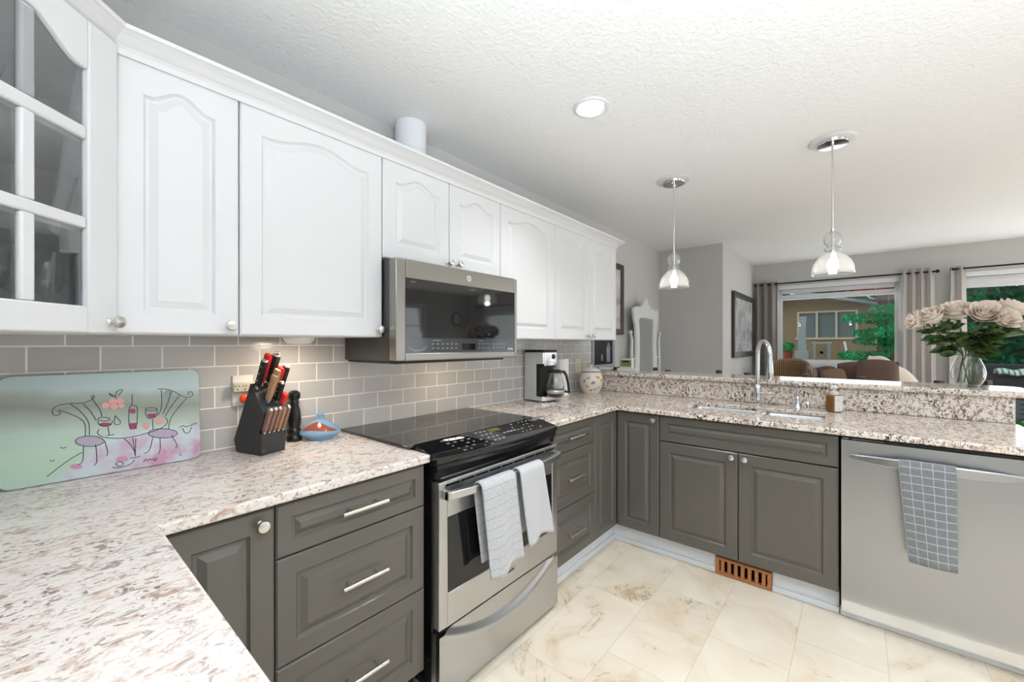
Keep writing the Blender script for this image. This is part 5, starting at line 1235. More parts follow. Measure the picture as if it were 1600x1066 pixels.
heads = [((0.00, 0.190, 0.372), (-0.2, 0.9, 0.35), 0.055, 'cream rose farthest along the bar from the window edge, lowest and drooping'),
         ((-0.03, 0.140, 0.384), (-0.45, 0.5, 0.75), 0.057, 'cream rose second from the curtain side of the bouquet'),
         ((0.00, 0.045, 0.408), (-0.55, 0.1, 0.8), 0.062, 'broad pinkish rose on the curtain side of the bouquet centre'),
         ((-0.06, -0.050, 0.394), (-0.8, -0.05, 0.55), 0.060, 'rose turned fully to the kitchen, in the middle of the bouquet'),
         ((0.06, -0.085, 0.415), (0.2, -0.2, 0.95), 0.056, 'rose at the back of the bouquet, half hidden behind the front ones'),
         ((0.02, -0.150, 0.412), (-0.2, -0.5, 0.85), 0.060, 'largest cream rose at the patio-door side of the bouquet'),
         ((-0.06, -0.118, 0.366), (-0.75, -0.5, 0.35), 0.050, 'rose facing forward below the largest one at the patio-door side'),
         ((-0.02, -0.205, 0.330), (-0.3, -0.85, 0.1), 0.048, 'lowest rose at the patio-door side, hanging over the leaves')]
rnd = random.Random(21)
first = True
for i, (p, dd, R, lb) in enumerate(heads):
    ba_ = 2*PI*i/8+rnd.uniform(-0.3,0.3); base_ = VO + Vector((0.040*math.cos(ba_), 0.040*math.sin(ba_), 0.022))
    r = thing('rose', lb, 'flower', base_, 0, 'roses in the glass vase')
    head = Vector(p); hw = VO + head; hl = hw - base_
    neckl = VO + Vector((head.x*0.15, head.y*0.15, 0.195)) - base_
    cx = -neckl.x*0.2
    dn = Vector(dd).normalized()
    path = [Vector((0,0,0)), neckl*0.5, neckl, neckl.lerp(hl, 0.5)+Vector((0,0,0.01)), hl-dn*R*0.42]
    # resample smoothly
    sm = []
    for j in range(len(path)-1):
        p0 = path[max(j-1,0)]; p1 = path[j]; p2 = path[j+1]; p3 = path[min(j+2,len(path)-1)]
        for q in range(5):
            u = q/5; sm.append(0.5*((2*p1)+(-p0+p2)*u+(2*p0-5*p1+4*p2-p3)*u*u+(-p0+3*p1-3*p2+p3)*u**3))
    sm.append(path[-1])
    b = MB(); b.tube(sm, 0.0032, 7); st = b.build('stem', M['stem'], r, smooth=True)
    b = MB(); bloom(b, R); bl = b.build('bloom', M['petal'], r, smooth=True, keep=True)
    bl.location = hl; bl.rotation_euler = dn.to_track_quat('Z', 'Y').to_euler()
    b = MB(); b.lathe([(0.0,-R*0.52),(R*0.2,-R*0.46),(R*0.26,-R*0.36)], 8, cap0=False, cap1=False)
    for j in range(5):
        a = 2*PI*j/5; leafmesh(b, Vector((R*0.2*math.cos(a), R*0.2*math.sin(a), -R*0.42)), Vector((math.cos(a), math.sin(a), -0.25)), Vector((0,0,1)), R*0.75, R*0.13)
    sp = b.build('sepals', M['leaf'], r, smooth=True, keep=True); sp.location = hl; sp.rotation_euler = bl.rotation_euler
    for j in range(12):
        q = rnd.uniform(0.48, 0.84); pt = sm[int(q*(len(sm)-1))]
        a = rnd.uniform(0, 2*PI); outw = Vector((hl.x*0.6-neckl.x, hl.y-neckl.y, 0))
        d = Vector((math.cos(a), math.sin(a), rnd.uniform(-0.3,0.5))) + (outw.normalized()*0.6 if outw.length > 1e-4 else Vector((0,0,0)))
        b = MB(); pp_ = pt + d.normalized()*0.025
        b.tube([pt, pp_], 0.0014, 5)
        leafmesh(b, pp_, d, Vector((rnd.gauss(0,0.7),rnd.gauss(0,0.7),1)), rnd.uniform(0.065,0.095), rnd.uniform(0.022,0.031))
        b.build('leaf', M['leaf'], st, smooth=True, keep=True)

# ------------------------------------------------------------------ glassware in the glazed cabinet
def goblet(x, y, z, lb, s=1.0, grp='stem glasses in the glazed cabinet'):
    b = MB(); b.lathe([(0.0,0.0),(0.034*s,0.001),(0.030*s,0.004),(0.006*s,0.010),(0.0045*s,0.05*s),(0.0045*s,0.085*s),(0.012*s,0.093*s),(0.032*s,0.112*s),(0.040*s,0.140*s),(0.038*s,0.175*s),(0.035*s,0.195*s)], 24, (x, y, z), cap0=False, cap1=False)
    return single(b, 'stem_glass', M['clear'], lb, 'glass', (x, y, z), grp, smooth=True, keep=True)
ZI = ZUB+0.0185
goblet(0.030, 1.530, ZI, 'stem glass at the knob side of the lowest cabinet shelf', 0.8)
goblet(-0.05, 1.470, ZI, 'stem glass in the middle of the lowest cabinet shelf', 0.85)
goblet(-0.02, 1.600, ZI, 'stem glass behind another on the lowest cabinet shelf', 0.9)
goblet(-0.13, 1.420, ZI, 'stem glass at the hinge side of the lowest cabinet shelf', 0.8)
def bowl(x, y, z, lb, R):
    b = MB(); b.lathe([(0.0,0.0),(R*0.45,0.002),(R*0.5,0.008),(R*0.75,R*0.35),(R*0.95,R*0.75),(R,R*0.95)], 28, (x, y, z), cap0=False, cap1=False)
    return single(b, 'crystal_bowl', M['shade'], lb, 'bowl', (x, y, z), 'crystal bowls in the glazed cabinet', smooth=True, keep=True)
bowl(0.02, 1.60, 1.8365, 'crystal bowl at the knob side of the top cabinet shelf', 0.085)
bowl(-0.13, 1.44, 1.8365, 'crystal bowl at the hinge side of the top cabinet shelf', 0.10)
for i, (x, y, R, n) in enumerate(((-0.06, 1.58, 0.10, 4),)):
    for k_ in range(n):
        b = MB(); z = 1.6115+0.009*k_; b.lathe([(0.0,0.0),(R*0.6,0.0005),(R*0.65,0.004),(R,0.014),(R*0.98,0.016),(R*0.62,0.007),(0.0,0.004)], 28, (x, y, z), cap0=False, cap1=False)
        single(b, 'dinner_plate', M['offwhite'], ['white plate at the bottom of the stack behind the cabinet glass', 'white plate second from the bottom of the stack behind the glass', 'white plate third from the bottom of the stack behind the glass', 'white plate topmost of the stack behind the cabinet glass'][k_], 'plate', (x, y, z), 'plates on the middle cabinet shelf', smooth=True)

area('puck_glow', (0.675, 1.64, 1.312), (0,0.1,-1), 0.07, 0.07, 1.3, (1,0.84,0.66), 'DISK')

# ------------------------------------------------------------------ pictures and mirror on the long wall
def framed(name, label, cat, axis, pos, u0, u1, z0, z1, fw, th, fm, pm, mat_w=0.0, tilt=0):
    """axis 'y': hangs on a wall of constant y facing -y"""
    t = thing(name, label, cat, ((u0+u1)/2, pos, z0))
    b = MB(); d0, d1 = pos-th, pos
    b.box(u0, u0+fw, d0, d1, z0, z1); b.box(u1-fw, u1, d0, d1, z0, z1); b.box(u0+fw, u1-fw, d0, d1, z0, z0+fw); b.box(u0+fw, u1-fw, d0, d1, z1-fw, z1)
    bmesh.ops.remove_doubles(b.bm, verts=b.bm.verts[:], dist=1e-5)
    part(b, 'frame', fm, t, bevel=0.004)
    b = MB(); b.box(u0+fw-0.001, u1-fw+0.001, pos-th*0.5, pos-0.002, z0+fw-0.001, z1-fw+0.001); pc = part(b, 'picture', pm, t)
    return t, pc
framed('wall_picture', 'brown framed picture hung just past the open end of the white cabinets', 'picture', 'y', YL-0.001, 3.30, 3.93, 1.408, 2.112, 0.055, 0.03, M['framebrown'], M['paper'])
t, pc = framed('photo_frame', 'dark picture in a pale grey frame standing on the bar end against the wall', 'picture', 'y', YL-0.001, 3.285, 3.735, 1.0785, 1.392, 0.042, 0.022, M['framegrey'], M['dim'])
b = MB()
b.face([(3.585,YL-0.0125,1.14),(3.66,YL-0.0125,1.14),(3.65,YL-0.0125,1.26),(3.60,YL-0.0125,1.31),(3.575,YL-0.0125,1.26)])
b.face([(3.60,YL-0.0125,1.32),(3.615,YL-0.0125,1.332),(3.672,YL-0.0125,1.265),(3.66,YL-0.0125,1.262)])
b.face([(3.47,YL-0.0125,1.155),(3.50,YL-0.0125,1.155),(3.505,YL-0.0125,1.215),(3.475,YL-0.0125,1.215)])
part(b, 'pale_figure_print', M['dimfig'], pc)
t, pc = framed('wall_picture', 'large grey framed print with a white mount on the wall beside the curtain', 'picture', 'y', 1.140, 5.40, 6.62, 1.147, 1.945, 0.065, 0.035, M['framedark'], M['paper'])
b = MB()
yy = 1.140-0.0185
for x0, x1, z0, z1 in ((5.56,6.46,1.80,1.806),(5.56,6.46,1.76,1.766),(5.56,5.568,1.30,1.80),(6.45,6.458,1.30,1.80),(5.56,6.46,1.30,1.306)): b.box(x0, x1, yy, yy+0.001, z0, z1)
for i in range(6): b.box(5.66+i*0.13, 5.70+i*0.13+0.02*(i%2), yy, yy+0.001, 1.34, 1.72-0.05*(i%3))
part(b, 'print_pattern', M['print_'], pc)

t = thing('standing_mirror', 'tall white carved dressing mirror standing against the grey wall', 'mirror', (4.33, 1.74, 0))
b = MB(); Y0, Y1 = 1.735, 1.765
outer = [(4.03,0.35),(4.63,0.35),(4.64,1.0),(4.60,1.30),(4.625,1.52),(4.66,1.58),(4.665,1.66),(4.64,1.70),(4.56,1.685),(4.45,1.70),(4.38,1.745),(4.335,1.80),(4.29,1.80),(4.25,1.745),(4.16,1.70),(4.08,1.705),(4.01,1.69),(3.985,1.65),(4.00,1.58),(4.04,1.50),(4.06,1.30),(4.02,1.0)]
inner = [(4.13,0.46),(4.53,0.46),(4.535,1.0),(4.52,1.30),(4.53,1.48),(4.535,1.54),(4.53,1.575),(4.50,1.585),(4.45,1.586),(4.41,1.587),(4.37,1.588),(4.335,1.588),(4.30,1.588),(4.26,1.587),(4.22,1.587),(4.18,1.586),(4.14,1.58),(4.12,1.56),(4.125,1.52),(4.135,1.46),(4.14,1.30),(4.13,1.0)]
o0 = [Vector((p[0], Y0, p[1])) for p in outer]; i0 = [Vector((p[0], Y0, p[1])) for p in inner]
o1 = [Vector((p[0], Y1, p[1])) for p in outer]; i1 = [Vector((p[0], Y1, p[1])) for p in inner]
b.loops([i1, o1, o0, i0, i1], True, False, False); part(b, 'frame', M['whitewood'], t, bevel=0.006)
b = MB(); b.loops([[Vector((p.x, Y0+0.012, p.z)) for p in i0], [Vector((p.x, Y0+0.018, p.z)) for p in i0]]); part(b, 'mirror_glass', M['mirror'], t)
for sx, xx in ((-1, 3.965), (1, 4.70)):
    b = MB(); b.tube([(xx,1.75,0.05),(xx,1.75,0.9),(xx+0.012*sx,1.75,1.15),(xx-0.004*sx,1.75,1.36),(xx+0.03*sx,1.75,1.42)], [0.024,0.022,0.018,0.017,0.012], 10); b.ball((xx+0.03*sx,1.75,1.43), 0.022, 10, 8)
    b.cyl((xx-0.07*sx,1.75,1.16), (xx,1.75,1.16), 0.010)
    part(b, 'post', M['whitewood'], t, smooth=True)
b = MB(); b.box(3.95, 4.72, 1.735, 1.765, 0.16, 0.22); part(b, 'stretcher', M['whitewood'], t, bevel=0.004)
for xx in (3.965, 4.70):
    b = MB(); b.tube([(xx,1.52,0.02),(xx,1.60,0.10),(xx,1.75,0.12),(xx,1.80,0.08),(xx,1.83,0.02)], [0.02,0.022,0.026,0.022,0.018], 10); part(b, 'foot', M['whitewood'], t, smooth=True)

# ------------------------------------------------------------------ bar stools behind the peninsula
def stool(c, rz, w, label):
    t = thing('bar_stool', label, 'stool', (c[0], c[1], 0), rz, 'bar stools behind the peninsula')
    h = w/2
    for s in (-1, 1):
        b = MB(); b.box(-0.018, 0.018, s*h-0.018, s*h+0.018, 0.0, 1.088); b.build('back_post', M['stoolwood'], t, bevel=0.003)
        b = MB(); b.box(0.33, 0.366, s*h-0.018, s*h+0.018, 0.0, 0.70); b.build('leg', M['stoolwood'], t, bevel=0.003)
    b = MB(); b.box(-0.02, 0.375, -h-0.025, h+0.025, 0.7005, 0.735); b.build('seat', M['stoolwood'], t, bevel=0.008)
    for z in (0.84, 0.93, 1.02):
        b = MB(); b.box(-0.008, 0.008, -h+0.018, h-0.018, z-0.022, z+0.022); b.build('back_rail', M['stoolwood'], t, bevel=0.002)
    b = MB()
    for z in (0.25,):
        b.box(-0.01, 0.35, -h-0.01, -h+0.01, z, z+0.03); b.box(-0.01, 0.35, h-0.01, h+0.01, z, z+0.03)
    b.box(0.335, 0.36, -h+0.018, h-0.018, 0.20, 0.23); b.build('foot_rail', M['stoolwood'], t)
for (ya, yb), lb in (((1.474, 1.268), 'dark wooden bar stool tucked at the wall end of the bar'), ((0.91, 0.656), 'dark wooden bar stool second from the wall end of the bar'), ((0.295, -0.028), 'dark wooden bar stool third from the wall, behind the soap bottle'), ((-0.389, -0.62), 'dark wooden bar stool behind the vase of roses')):
    w = 0.323; k_ = min(1, (ya-yb)/w); th = math.acos(k_)
    # both back posts near x = 3.75
    stool((3.75, (ya+yb)/2), PI-th if ya > 0.5 else PI+th, w, lb)
# stools face the bar, so the seat runs towards it

# ------------------------------------------------------------------ curtains, rods, shades
def curtain(label, y0, y1, x, z0, z1, waves, amp, material, phase=0.0, flare=0.0):
    b = MB(); n = int(waves*14)
    def f(u, v):
        y = y0+(y1-y0)*u + flare*(1-v)*(u-0.5)
        a = 2*PI*waves*u+phase
        return Vector((x + amp*math.sin(a)*(0.85+0.15*math.cos(5*v)) , y + 0.25*amp*math.sin(2*a), z0+(z1-z0)*v))
    b.grid(f, n, 12)
    return single(b, 'curtain', material, label, 'curtain', (x, (y0+y1)/2, z0), 'grey curtains', smooth=True, keep=True, solid=0.004)
def rod(label, y0, y1, z, x=6.69):
    t = thing('curtain_rod', label, 'curtain rod', (x, (y0+y1)/2, z), 0, 'curtain rods')
    b = MB(); b.cyl((x, y0, z), (x, y1, z), 0.0095, n=12); part(b, 'pole', M['rod'], t, smooth=True)
    for y, s in ((y0, -1), (y1, 1)):
        b = MB(); mm = Matrix.Translation((x, y, z)) @ Matrix.Rotation(-s*PI/2, 4, 'X'); b.lathe([(0.010,-0.006),(0.018,0.0),(0.021,0.010),(0.016,0.022),(0.0,0.026)], 14, (0,0,0), mm, cap1=False); part(b, 'finial', M['rod'], t, smooth=True)
    for y in (y0+0.03*(1), y1-0.03):
        b = MB(); b.cyl((x, y, z), (XE-0.001, y, z), 0.006, n=10); b.cyl((XE-0.008, y, z), (XE-0.001, y, z), 0.022, n=14); part(b, 'bracket', M['rod'], t, smooth=True)
rod('black curtain rod over the living room window behind the pendants', -0.695, 1.095, 2.142)
rod('black curtain rod over the patio door behind the roses', -3.95, -0.825, 2.150)
curtain('grey curtain bunched in the corner beside the framed print', 0.835, 1.105, 6.69, 0.015, 2.172, 3.0, 0.036, M['curtaindark'], 0.4)
curtain('pleated light grey curtain hanging between the two windows', -0.685, -0.40, 6.69, 0.015, 2.190, 4.0, 0.034, M['curtain'], 1.0, 0.05)
curtain('light grey curtain at the edge of the patio door behind the vase', -0.915, -0.80, 6.69, 0.015, 2.178, 1.5, 0.030, M['curtain'], 2.2, 0.06)
curtain('light grey curtain at the far end of the patio door', -3.92, -3.68, 6.69, 0.015, 2.178, 3.0, 0.034, M['curtain'], 0.2)
def shade(label, y0, y1, z_top, gap0, gap1, zb, cords):
    t = thing('window_shade', label, 'blind', (6.80, (y0+y1)/2, z_top), 0, 'pleated window shades')
    b = MB(); b.box(6.793, 6.823, y0, y1, gap1, z_top); part(b, 'head_rail', M['blind'], t, bevel=0.003)
    b = MB(); n = 8
    L = []
    for y in (y0, y1):
        P = []
        for i in range(n+1):
            z = gap0+(zb-gap0)*i/n; P.append(Vector((6.795+(0.010 if i % 2 else 0.0), y, z)))
        for i in range(n, -1, -1):
            z = gap0+(zb-gap0)*i/n; P.append(Vector((6.820-(0.010 if i % 2 else 0.0), y, z)))
        L.append(P)
    b.loops(L); part(b, 'pleated_cloth', M['trim'], t)
    if cords:
        for i in range(3):
            y = y0+(y1-y0)*(0.12+0.38*i); b = MB(); b.cyl((6.808, y, gap0-0.001), (6.808, y, gap1+0.001), 0.0015, n=6); part(b, 'cord', M['blind'], t)
    return t
shade('pleated shade lowered a little from the top of the living room window', W1[0]+0.046, W1[1]-0.046, W1[3]-0.004, 1.985, 2.004, 1.918, True)
shade('white pleated shade pulled up at the head of the patio door', W2[0]+0.046, W2[1]-0.046, W2[3]-0.004, 2.030, 2.032, 1.940, False)

# wall clock and side lighting of the dining wall
t = thing('wall_clock', 'round black-rimmed clock on the far dining wall', 'clock', (6.36, YR+0.001, 1.87))
mm = Matrix.Translation((6.36, YR+0.001, 1.87)) @ Matrix.Rotation(-PI/2, 4, 'X')
b = MB(); b.lathe([(0.155,0.0),(0.158,0.02),(0.150,0.034),(0.132,0.034),(0.125,0.022)], 36, (0,0,0), mm, cap0=False, cap1=False); part(b, 'rim', M['blackmatte'], t, smooth=True)
b = MB(); b.lathe([(0.127,0.018),(0.0,0.018)], 36, (0,0,0), mm, cap0=False, cap1=False); fc = part(b, 'face', M['offwhite'], t)
b = MB(); b.box(6.355, 6.365, YR+0.020, YR+0.022, 1.87, 1.95); part(b, 'hour_hand', M['blackmatte'], t)
b = MB(); b.box(6.27, 6.36, YR+0.0225, YR+0.0245, 1.866, 1.873); part(b, 'minute_hand', M['blackmatte'], t)

# ------------------------------------------------------------------ seating by the window
t = thing('wicker_armchair', 'rounded wicker armchair beside the brown cushions under the window', 'armchair', (6.0, 0.63, 0))
b = MB()
def barrel(r, z): return [Vector((6.0+r*0.9*math.cos(a), 0.63+r*math.sin(a), z)) for a in [PI*0.62*(i/12-0.5)*2*0.9 for i in range(13)]]
zs = [(0.25,0.24),(0.5,0.25),(0.8,0.255),(0.98,0.25),(1.06,0.235)]
L = []
for i in range(13):
    a = (i/12-0.5)*2*1.95; sec = []
    topz = 1.02 + 0.11*math.cos(a*0.8)
    for z, th_ in ((0.12,0.0),(0.6,0.0),(topz-0.10,0.0),(topz-0.02,0.012),(topz,0.04),(topz-0.02,0.07),(topz-0.10,0.075),(0.6,0.07),(0.12,0.07)):
        r = 0.245-th_; sec.append(Vector((6.0+r*math.cos(a), 0.63+r*math.sin(a), z)))
    L.append(sec)
b.loops(L); part(b, 'wicker_back', M['wicker'], t, smooth=True)
b = MB(); b.lathe([(0.0,0.30),(0.20,0.30),(0.21,0.36),(0.20,0.42),(0.0,0.43)], 24, (5.96,0.63,0), cap0=False, cap1=False); part(b, 'seat', M['wicker'], t, smooth=True)
for dx_, dy_ in ((-0.14,-0.14),(-0.14,0.14),(0.15,-0.14),(0.15,0.14)):
    b = MB(); b.cyl((6.0+dx_,0.63+dy_,0.0), (6.0+dx_,0.63+dy_,0.31), 0.02, n=10); part(b, 'leg', M['wicker'], t, smooth=True)
t = thing('loveseat', 'brown loveseat under the living room window, holding the cushions', 'sofa', (6.2, -0.03, 0))
b = MB(); b.box(5.72, 6.52, -0.50, 0.36, 0.06, 0.44); part(b, 'seat', M['brownfab'], t, bevel=0.03)
b = MB(); b.box(6.38, 6.56, -0.50, 0.36, 0.441, 0.93); part(b, 'backrest', M['brownfab'], t, bevel=0.05, seg=4)
for y0 in (-0.62, 0.362):
    b = MB(); b.box(5.74, 6.54, y0, y0+0.115 if y0 < 0 else y0+0.02, 0.06, 0.62); part(b, 'armrest', M['brownfab'], t, bevel=0.009)
for x_, y_ in ((5.78,-0.45),(5.78,0.30),(6.46,-0.45),(6.46,0.30)):
    b = MB(); b.cyl((x_,y_,0), (x_,y_,0.061), 0.022, n=10); part(b, 'foot', M['stoolwood'], t)
def cushion(label, c, sy, sz, sx, material, tilt=0.0, roll=0.0):
    b = MB(); n = 16
    def f(u, v, s):
        a, q = 2*u-1, 2*v-1
        e = 0.045
        pin = 1-0.10*(a*a)*(1) if True else 1
        edge = max(0.0, (1-abs(a)**3.2)*(1-abs(q)**3.2))**0.55
        return Vector((s*sx/2*edge, a*sy/2*(1-0.07*q*q), q*sz/2*(1-0.07*a*a)))
    for s in (-1, 1): b.grid(lambda u, v, s=s: f(u, v, s), n, n)
    bmesh.ops.remove_doubles(b.bm, verts=b.bm.verts[:], dist=1e-4)
    o = b.build('cushion', material, None, loc=c, rot=(roll, tilt, 0), smooth=True)
    return tag(o, label, 'cushion', 'cushions on the loveseat')
cushion('brown cushion standing next to the wicker armchair', (6.19, 0.262, 0.748), 0.19, 0.60, 0.17, M['brownfab'], 0.10, -0.10)
cushion('small tan cushion in front, between two brown ones', (5.99, 0.175, 0.740), 0.24, 0.58, 0.16, M['tanfab'], 0.12, -0.16)
cushion('wide brown cushion in the middle of the loveseat', (6.20, 0.000, 0.778), 0.35, 0.66, 0.18, M['brownfab'], 0.10, -0.05)
cushion('brown cushion half under the cream throw', (5.98, -0.168, 0.795), 0.36, 0.70, 0.20, M['brownfab'], 0.10, 0.02)
b = MB()
def thr(u, v):
    y = -0.10-0.40*u; drop = 1.205-0.035*math.cos(3*u)-0.42*max(0, u-0.18)**1.25
    s = v*2-1
    return Vector((6.27+0.20*s + 0.012*math.sin(9*u+3*v), y+0.012*math.sin(8*v), drop-0.62*abs(s)**2.6 - 0.01*math.sin(14*u)))
b.grid(thr, 24, 24); single(b, 'throw_blanket', M['throw'], 'cream throw draped over the end of the loveseat and its last cushion', 'blanket', (6.27,-0.30,0.6), smooth=True, keep=True, solid=0.014)

# ------------------------------------------------------------------ outdoors
b = MB(); b.box(6.95, 24, -14, 10, -0.16, -0.06); struct(b.build('ground_patio', M['patio']))
def foliage_mesh(name, material, parent, clumps, n, size, seed, flat=0.0):
    rnd = random.Random(seed); V = []; F = []
    tot = sum(c[3]*c[4]*c[5] for c in clumps)
    for (x, y, z, rx, ry, rz) in clumps:
        m = max(8, int(n*rx*ry*rz/tot))
        for _ in range(m):
            while True:
                p = Vector((rnd.uniform(-1,1), rnd.uniform(-1,1), rnd.uniform(-1,1)))
                if 0.15 < p.length < 1: break
            if rnd.random() < 0.7: p = p.normalized()*rnd.uniform(0.75, 1.0)
            c = Vector((x+p.x*rx, y+p.y*ry, z+p.z*rz))
            d = Vector((rnd.gauss(0,1), rnd.gauss(0,1), rnd.gauss(0,1)*(1-flat))).normalized()
            s = d.cross(Vector((rnd.gauss(0,1), rnd.gauss(0,1), rnd.gauss(0,1)))).normalized()
            L = size*rnd.uniform(0.6,1.3); W = L*0.34
            k_ = len(V); V += [c-d*L/2, c+s*W/2, c+d*L/2, c-s*W/2]; F.append((k_, k_+1, k_+2, k_+3))
    me = bpy.data.meshes.new(name); me.from_pydata([tuple(v) for v in V], [], F); me.materials.append(material)
    o = bpy.data.objects.new(name, me); C.objects.link(o); o.parent = parent
    return o
def tree(name, label, cat, x, y, clumps, n, size, material, seed, trunk_h, r=0.05, grp=None):
    t = thing(name, label, cat, (x, y, -0.06), 0, grp)
    b = MB(); b.tube([(0,0,0),(0.02,0.01,trunk_h*0.5),(0,0,trunk_h)], [r, r*0.8, r*0.5], 9); b.build('trunk', M['bark'], t, smooth=True)
    foliage_mesh('foliage', material, t, clumps, n, size, seed)
    return t
# layered conifer seen through the living room window
cl = []
rnd = random.Random(4)
for i in range(13):
    a = i*2.4; z = 0.55+1.30*i/12; q = 0.50*(1-0.35*i/12)
    cl.append((0.55*q*math.cos(a), 0.62*q*math.sin(a), z, 0.30, 0.30, 0.075))
cl += [(0,0,0.5,0.35,0.4,0.12),(0,0,0.8,0.3,0.36,0.10)]
tree('conifer_shrub', 'bright green layered conifer just outside the living room window', 'shrub', 7.80, -0.31, cl, 9000, 0.058, M['conifer'], 5, 1.8, 0.03)
tree('maple_tree', 'red-leaved tree whose branches reach the top of the living room window', 'tree', 9.35, -1.05, [(0,0.45,2.32,0.4,0.65,0.14),(0.1,0.1,2.55,0.4,0.6,0.26),(0,0.95,2.28,0.25,0.30,0.06)], 1400, 0.10, M['redleaf'], 6, 2.4, 0.05)
for i, (x, y, lb) in enumerate(((13.5, 2.1, 'tall dark green tree behind the wall end of the tan shed'), (13.5, 0.3, 'tall dark green tree rising behind the shed roof'), (13.5, -1.5, 'tall dark green tree behind the cedar screen'),
        (11.3, -1.75, 'dense green tree outside, framed by the patio door beside the curtain'), (11.3, -3.55, 'dense green tree outside, seen above the dark outdoor sofa'), (11.3, -5.35, 'dense green tree outside, beyond the middle of the patio door'), (11.3, -7.15, 'dense green tree outside, beyond the end of the patio door'),
        (13.5, -3.3, 'tall tree in the back row, seen over the roses'), (13.5, -5.1, 'tall tree in the back row beyond the middle of the patio door'), (13.5, -6.9, 'tall tree in the back row at the garden edge'), (13.5, -8.7, 'tall tree farthest in the back row'))):
    rr_ = random.Random(30+i)
    cl = [(rr_.uniform(-0.2,0.2), rr_.uniform(-0.22,0.22), 0.30+0.36*j, 0.62, 0.74, 0.36) for j in range(10 if x < 13 else 14)]
    tree('hedge_tree', lb, 'tree', x, y, cl, 12000, 0.21, M['hedge'], 40+i, 2.9, 0.06, 'trees beyond the patio')
# tan shed with gable and window
t = thing('garden_shed', 'tan garden shed with a gabled grey roof and paned window', 'shed', (11.0, 0.55, -0.06))
sx0 = 10.0
b = MB()
wy0, wy1, wz0, wz1 = 0.0, 0.90, 1.45, 1.90
b.box(sx0, sx0+0.1, wy1, 1.9, -0.06, 2.0); b.box(sx0, sx0+0.1, wy0, wy1, -0.06, wz0); b.box(sx0, sx0+0.1, wy0, wy1, wz1, 2.0)
b.box(sx0, sx0+0.1, -0.27, wy0, -0.06, 2.0)
b.box(sx0+0.1, sx0+2.0, -0.27, -0.17, -0.06, 2.0); b.box(sx0+0.1, sx0+2.0, 1.8, 1.9, -0.06, 2.0); b.box(sx0+1.9, sx0+2.0, -0.17, 1.8, -0.06, 2.0)
b.loops([[Vector((sx0, -0.27, 2.0)), Vector((sx0, 1.9, 2.0)), Vector((sx0, 0.80, 2.26))], [Vector((sx0+2, -0.27, 2.0)), Vector((sx0+2, 1.9, 2.0)), Vector((sx0+2, 0.80, 2.26))]])
part(b, 'walls', M['siding'], t)
for s, (ya, za, yb, zb) in ((0, (-0.274, 2.0, 0.80, 2.27)), (1, (2.18, 1.90, 0.80, 2.27))):
    b = MB(); b.loops([[Vector((x_, ya, za)), Vector((x_, yb, zb)), Vector((x_, yb, zb+0.05)), Vector((x_, ya, za+0.05))] for x_ in (sx0-0.35, sx0+2.2)]); part(b, 'roof_slope', M['roofing'], t)
b = MB(); b.box(sx0+0.03, sx0+0.05, wy0+0.001, wy1-0.001, wz0+0.001, wz1-0.001); wn = part(b, 'window_pane', M['shadewin'], t)
b = MB()
for y in (wy0, 0.30, 0.60, wy1): b.box(sx0-0.02, sx0, y-0.018, y+0.018, wz0-0.02, wz1+0.02)
b.box(sx0-0.02, sx0, wy0-0.02, wy1+0.02, wz1+0.02, wz1+0.05); b.box(sx0-0.03, sx0, wy0-0.05, wy1+0.05, wz0-0.055, wz0-0.02); part(b, 'window_frame', M['beige'], wn)
# cedar screen to the side of the shed
t = thing('cedar_fence', 'dark cedar board screen behind the conifer', 'fence', (10.05, -0.75, -0.06))
b = MB()
for i in range(6): b.box(10.05, 10.075, -0.276-0.168*(i+1)+0.001, -0.276-0.168*i-0.001, -0.06, 2.95)
part(b, 'boards', M['cedar'], t)
b = MB(); b.box(10.0755, 10.12, -1.28, -0.28, 0.4, 0.48); b.box(10.0755, 10.12, -1.28, -0.28, 2.2, 2.28); part(b, 'rail', M['cedar'], t)
# potting bench with garden ornaments
t = thing('potting_bench', 'weathered bench outside the window carrying the birdhouse and planter', 'bench', (8.6, 0.5, -0.06))
b = MB(); b.box(8.42, 8.86, 0.06, 1.02, 1.005, 1.04); part(b, 'top', M['greywood'], t)
for x_, y_ in ((8.45,0.10),(8.45,0.97),(8.82,0.10),(8.82,0.97)):
    b = MB(); b.box(x_-0.025, x_+0.025, y_-0.025, y_+0.025, -0.06, 1.0045); part(b, 'leg', M['greywood'], t)
t = thing('birdhouse_frame', 'pale grey post-and-beam frame with a small birdhouse hung in it', 'birdhouse', (8.6, 0.45, 1.0405))
for y in (0.355, 0.545):
    b = MB(); b.box(8.58, 8.62, y-0.022, y+0.022, 1.0405, 1.345); part(b, 'post', M['greywood'], t, bevel=0.004)
b = MB(); b.box(8.575, 8.625, 0.315, 0.585, 1.31, 1.338); part(b, 'beam', M['greywood'], t, bevel=0.004)
b = MB(); b.box(8.55, 8.65, 0.395, 0.505, 1.075, 1.270); b.prism([(8.55,0.385),(8.65,0.385),(8.65,0.515),(8.55,0.515)], 1.271, 1.285); bh = part(b, 'house', M['siding'], t)
b = MB(); b.cyl((8.549,0.45,1.165), (8.546,0.45,1.165), 0.024); part(b, 'entry_hole', M['void'], bh)
t = thing('planter_box', 'pale planter box holding the tall weathered plank', 'planter', (8.62, 0.72, 1.0405))
b = MB(); b.box(8.53, 8.71, 0.625, 0.815, 1.0405, 1.19); part(b, 'box', M['greywood'], t, bevel=0.006)
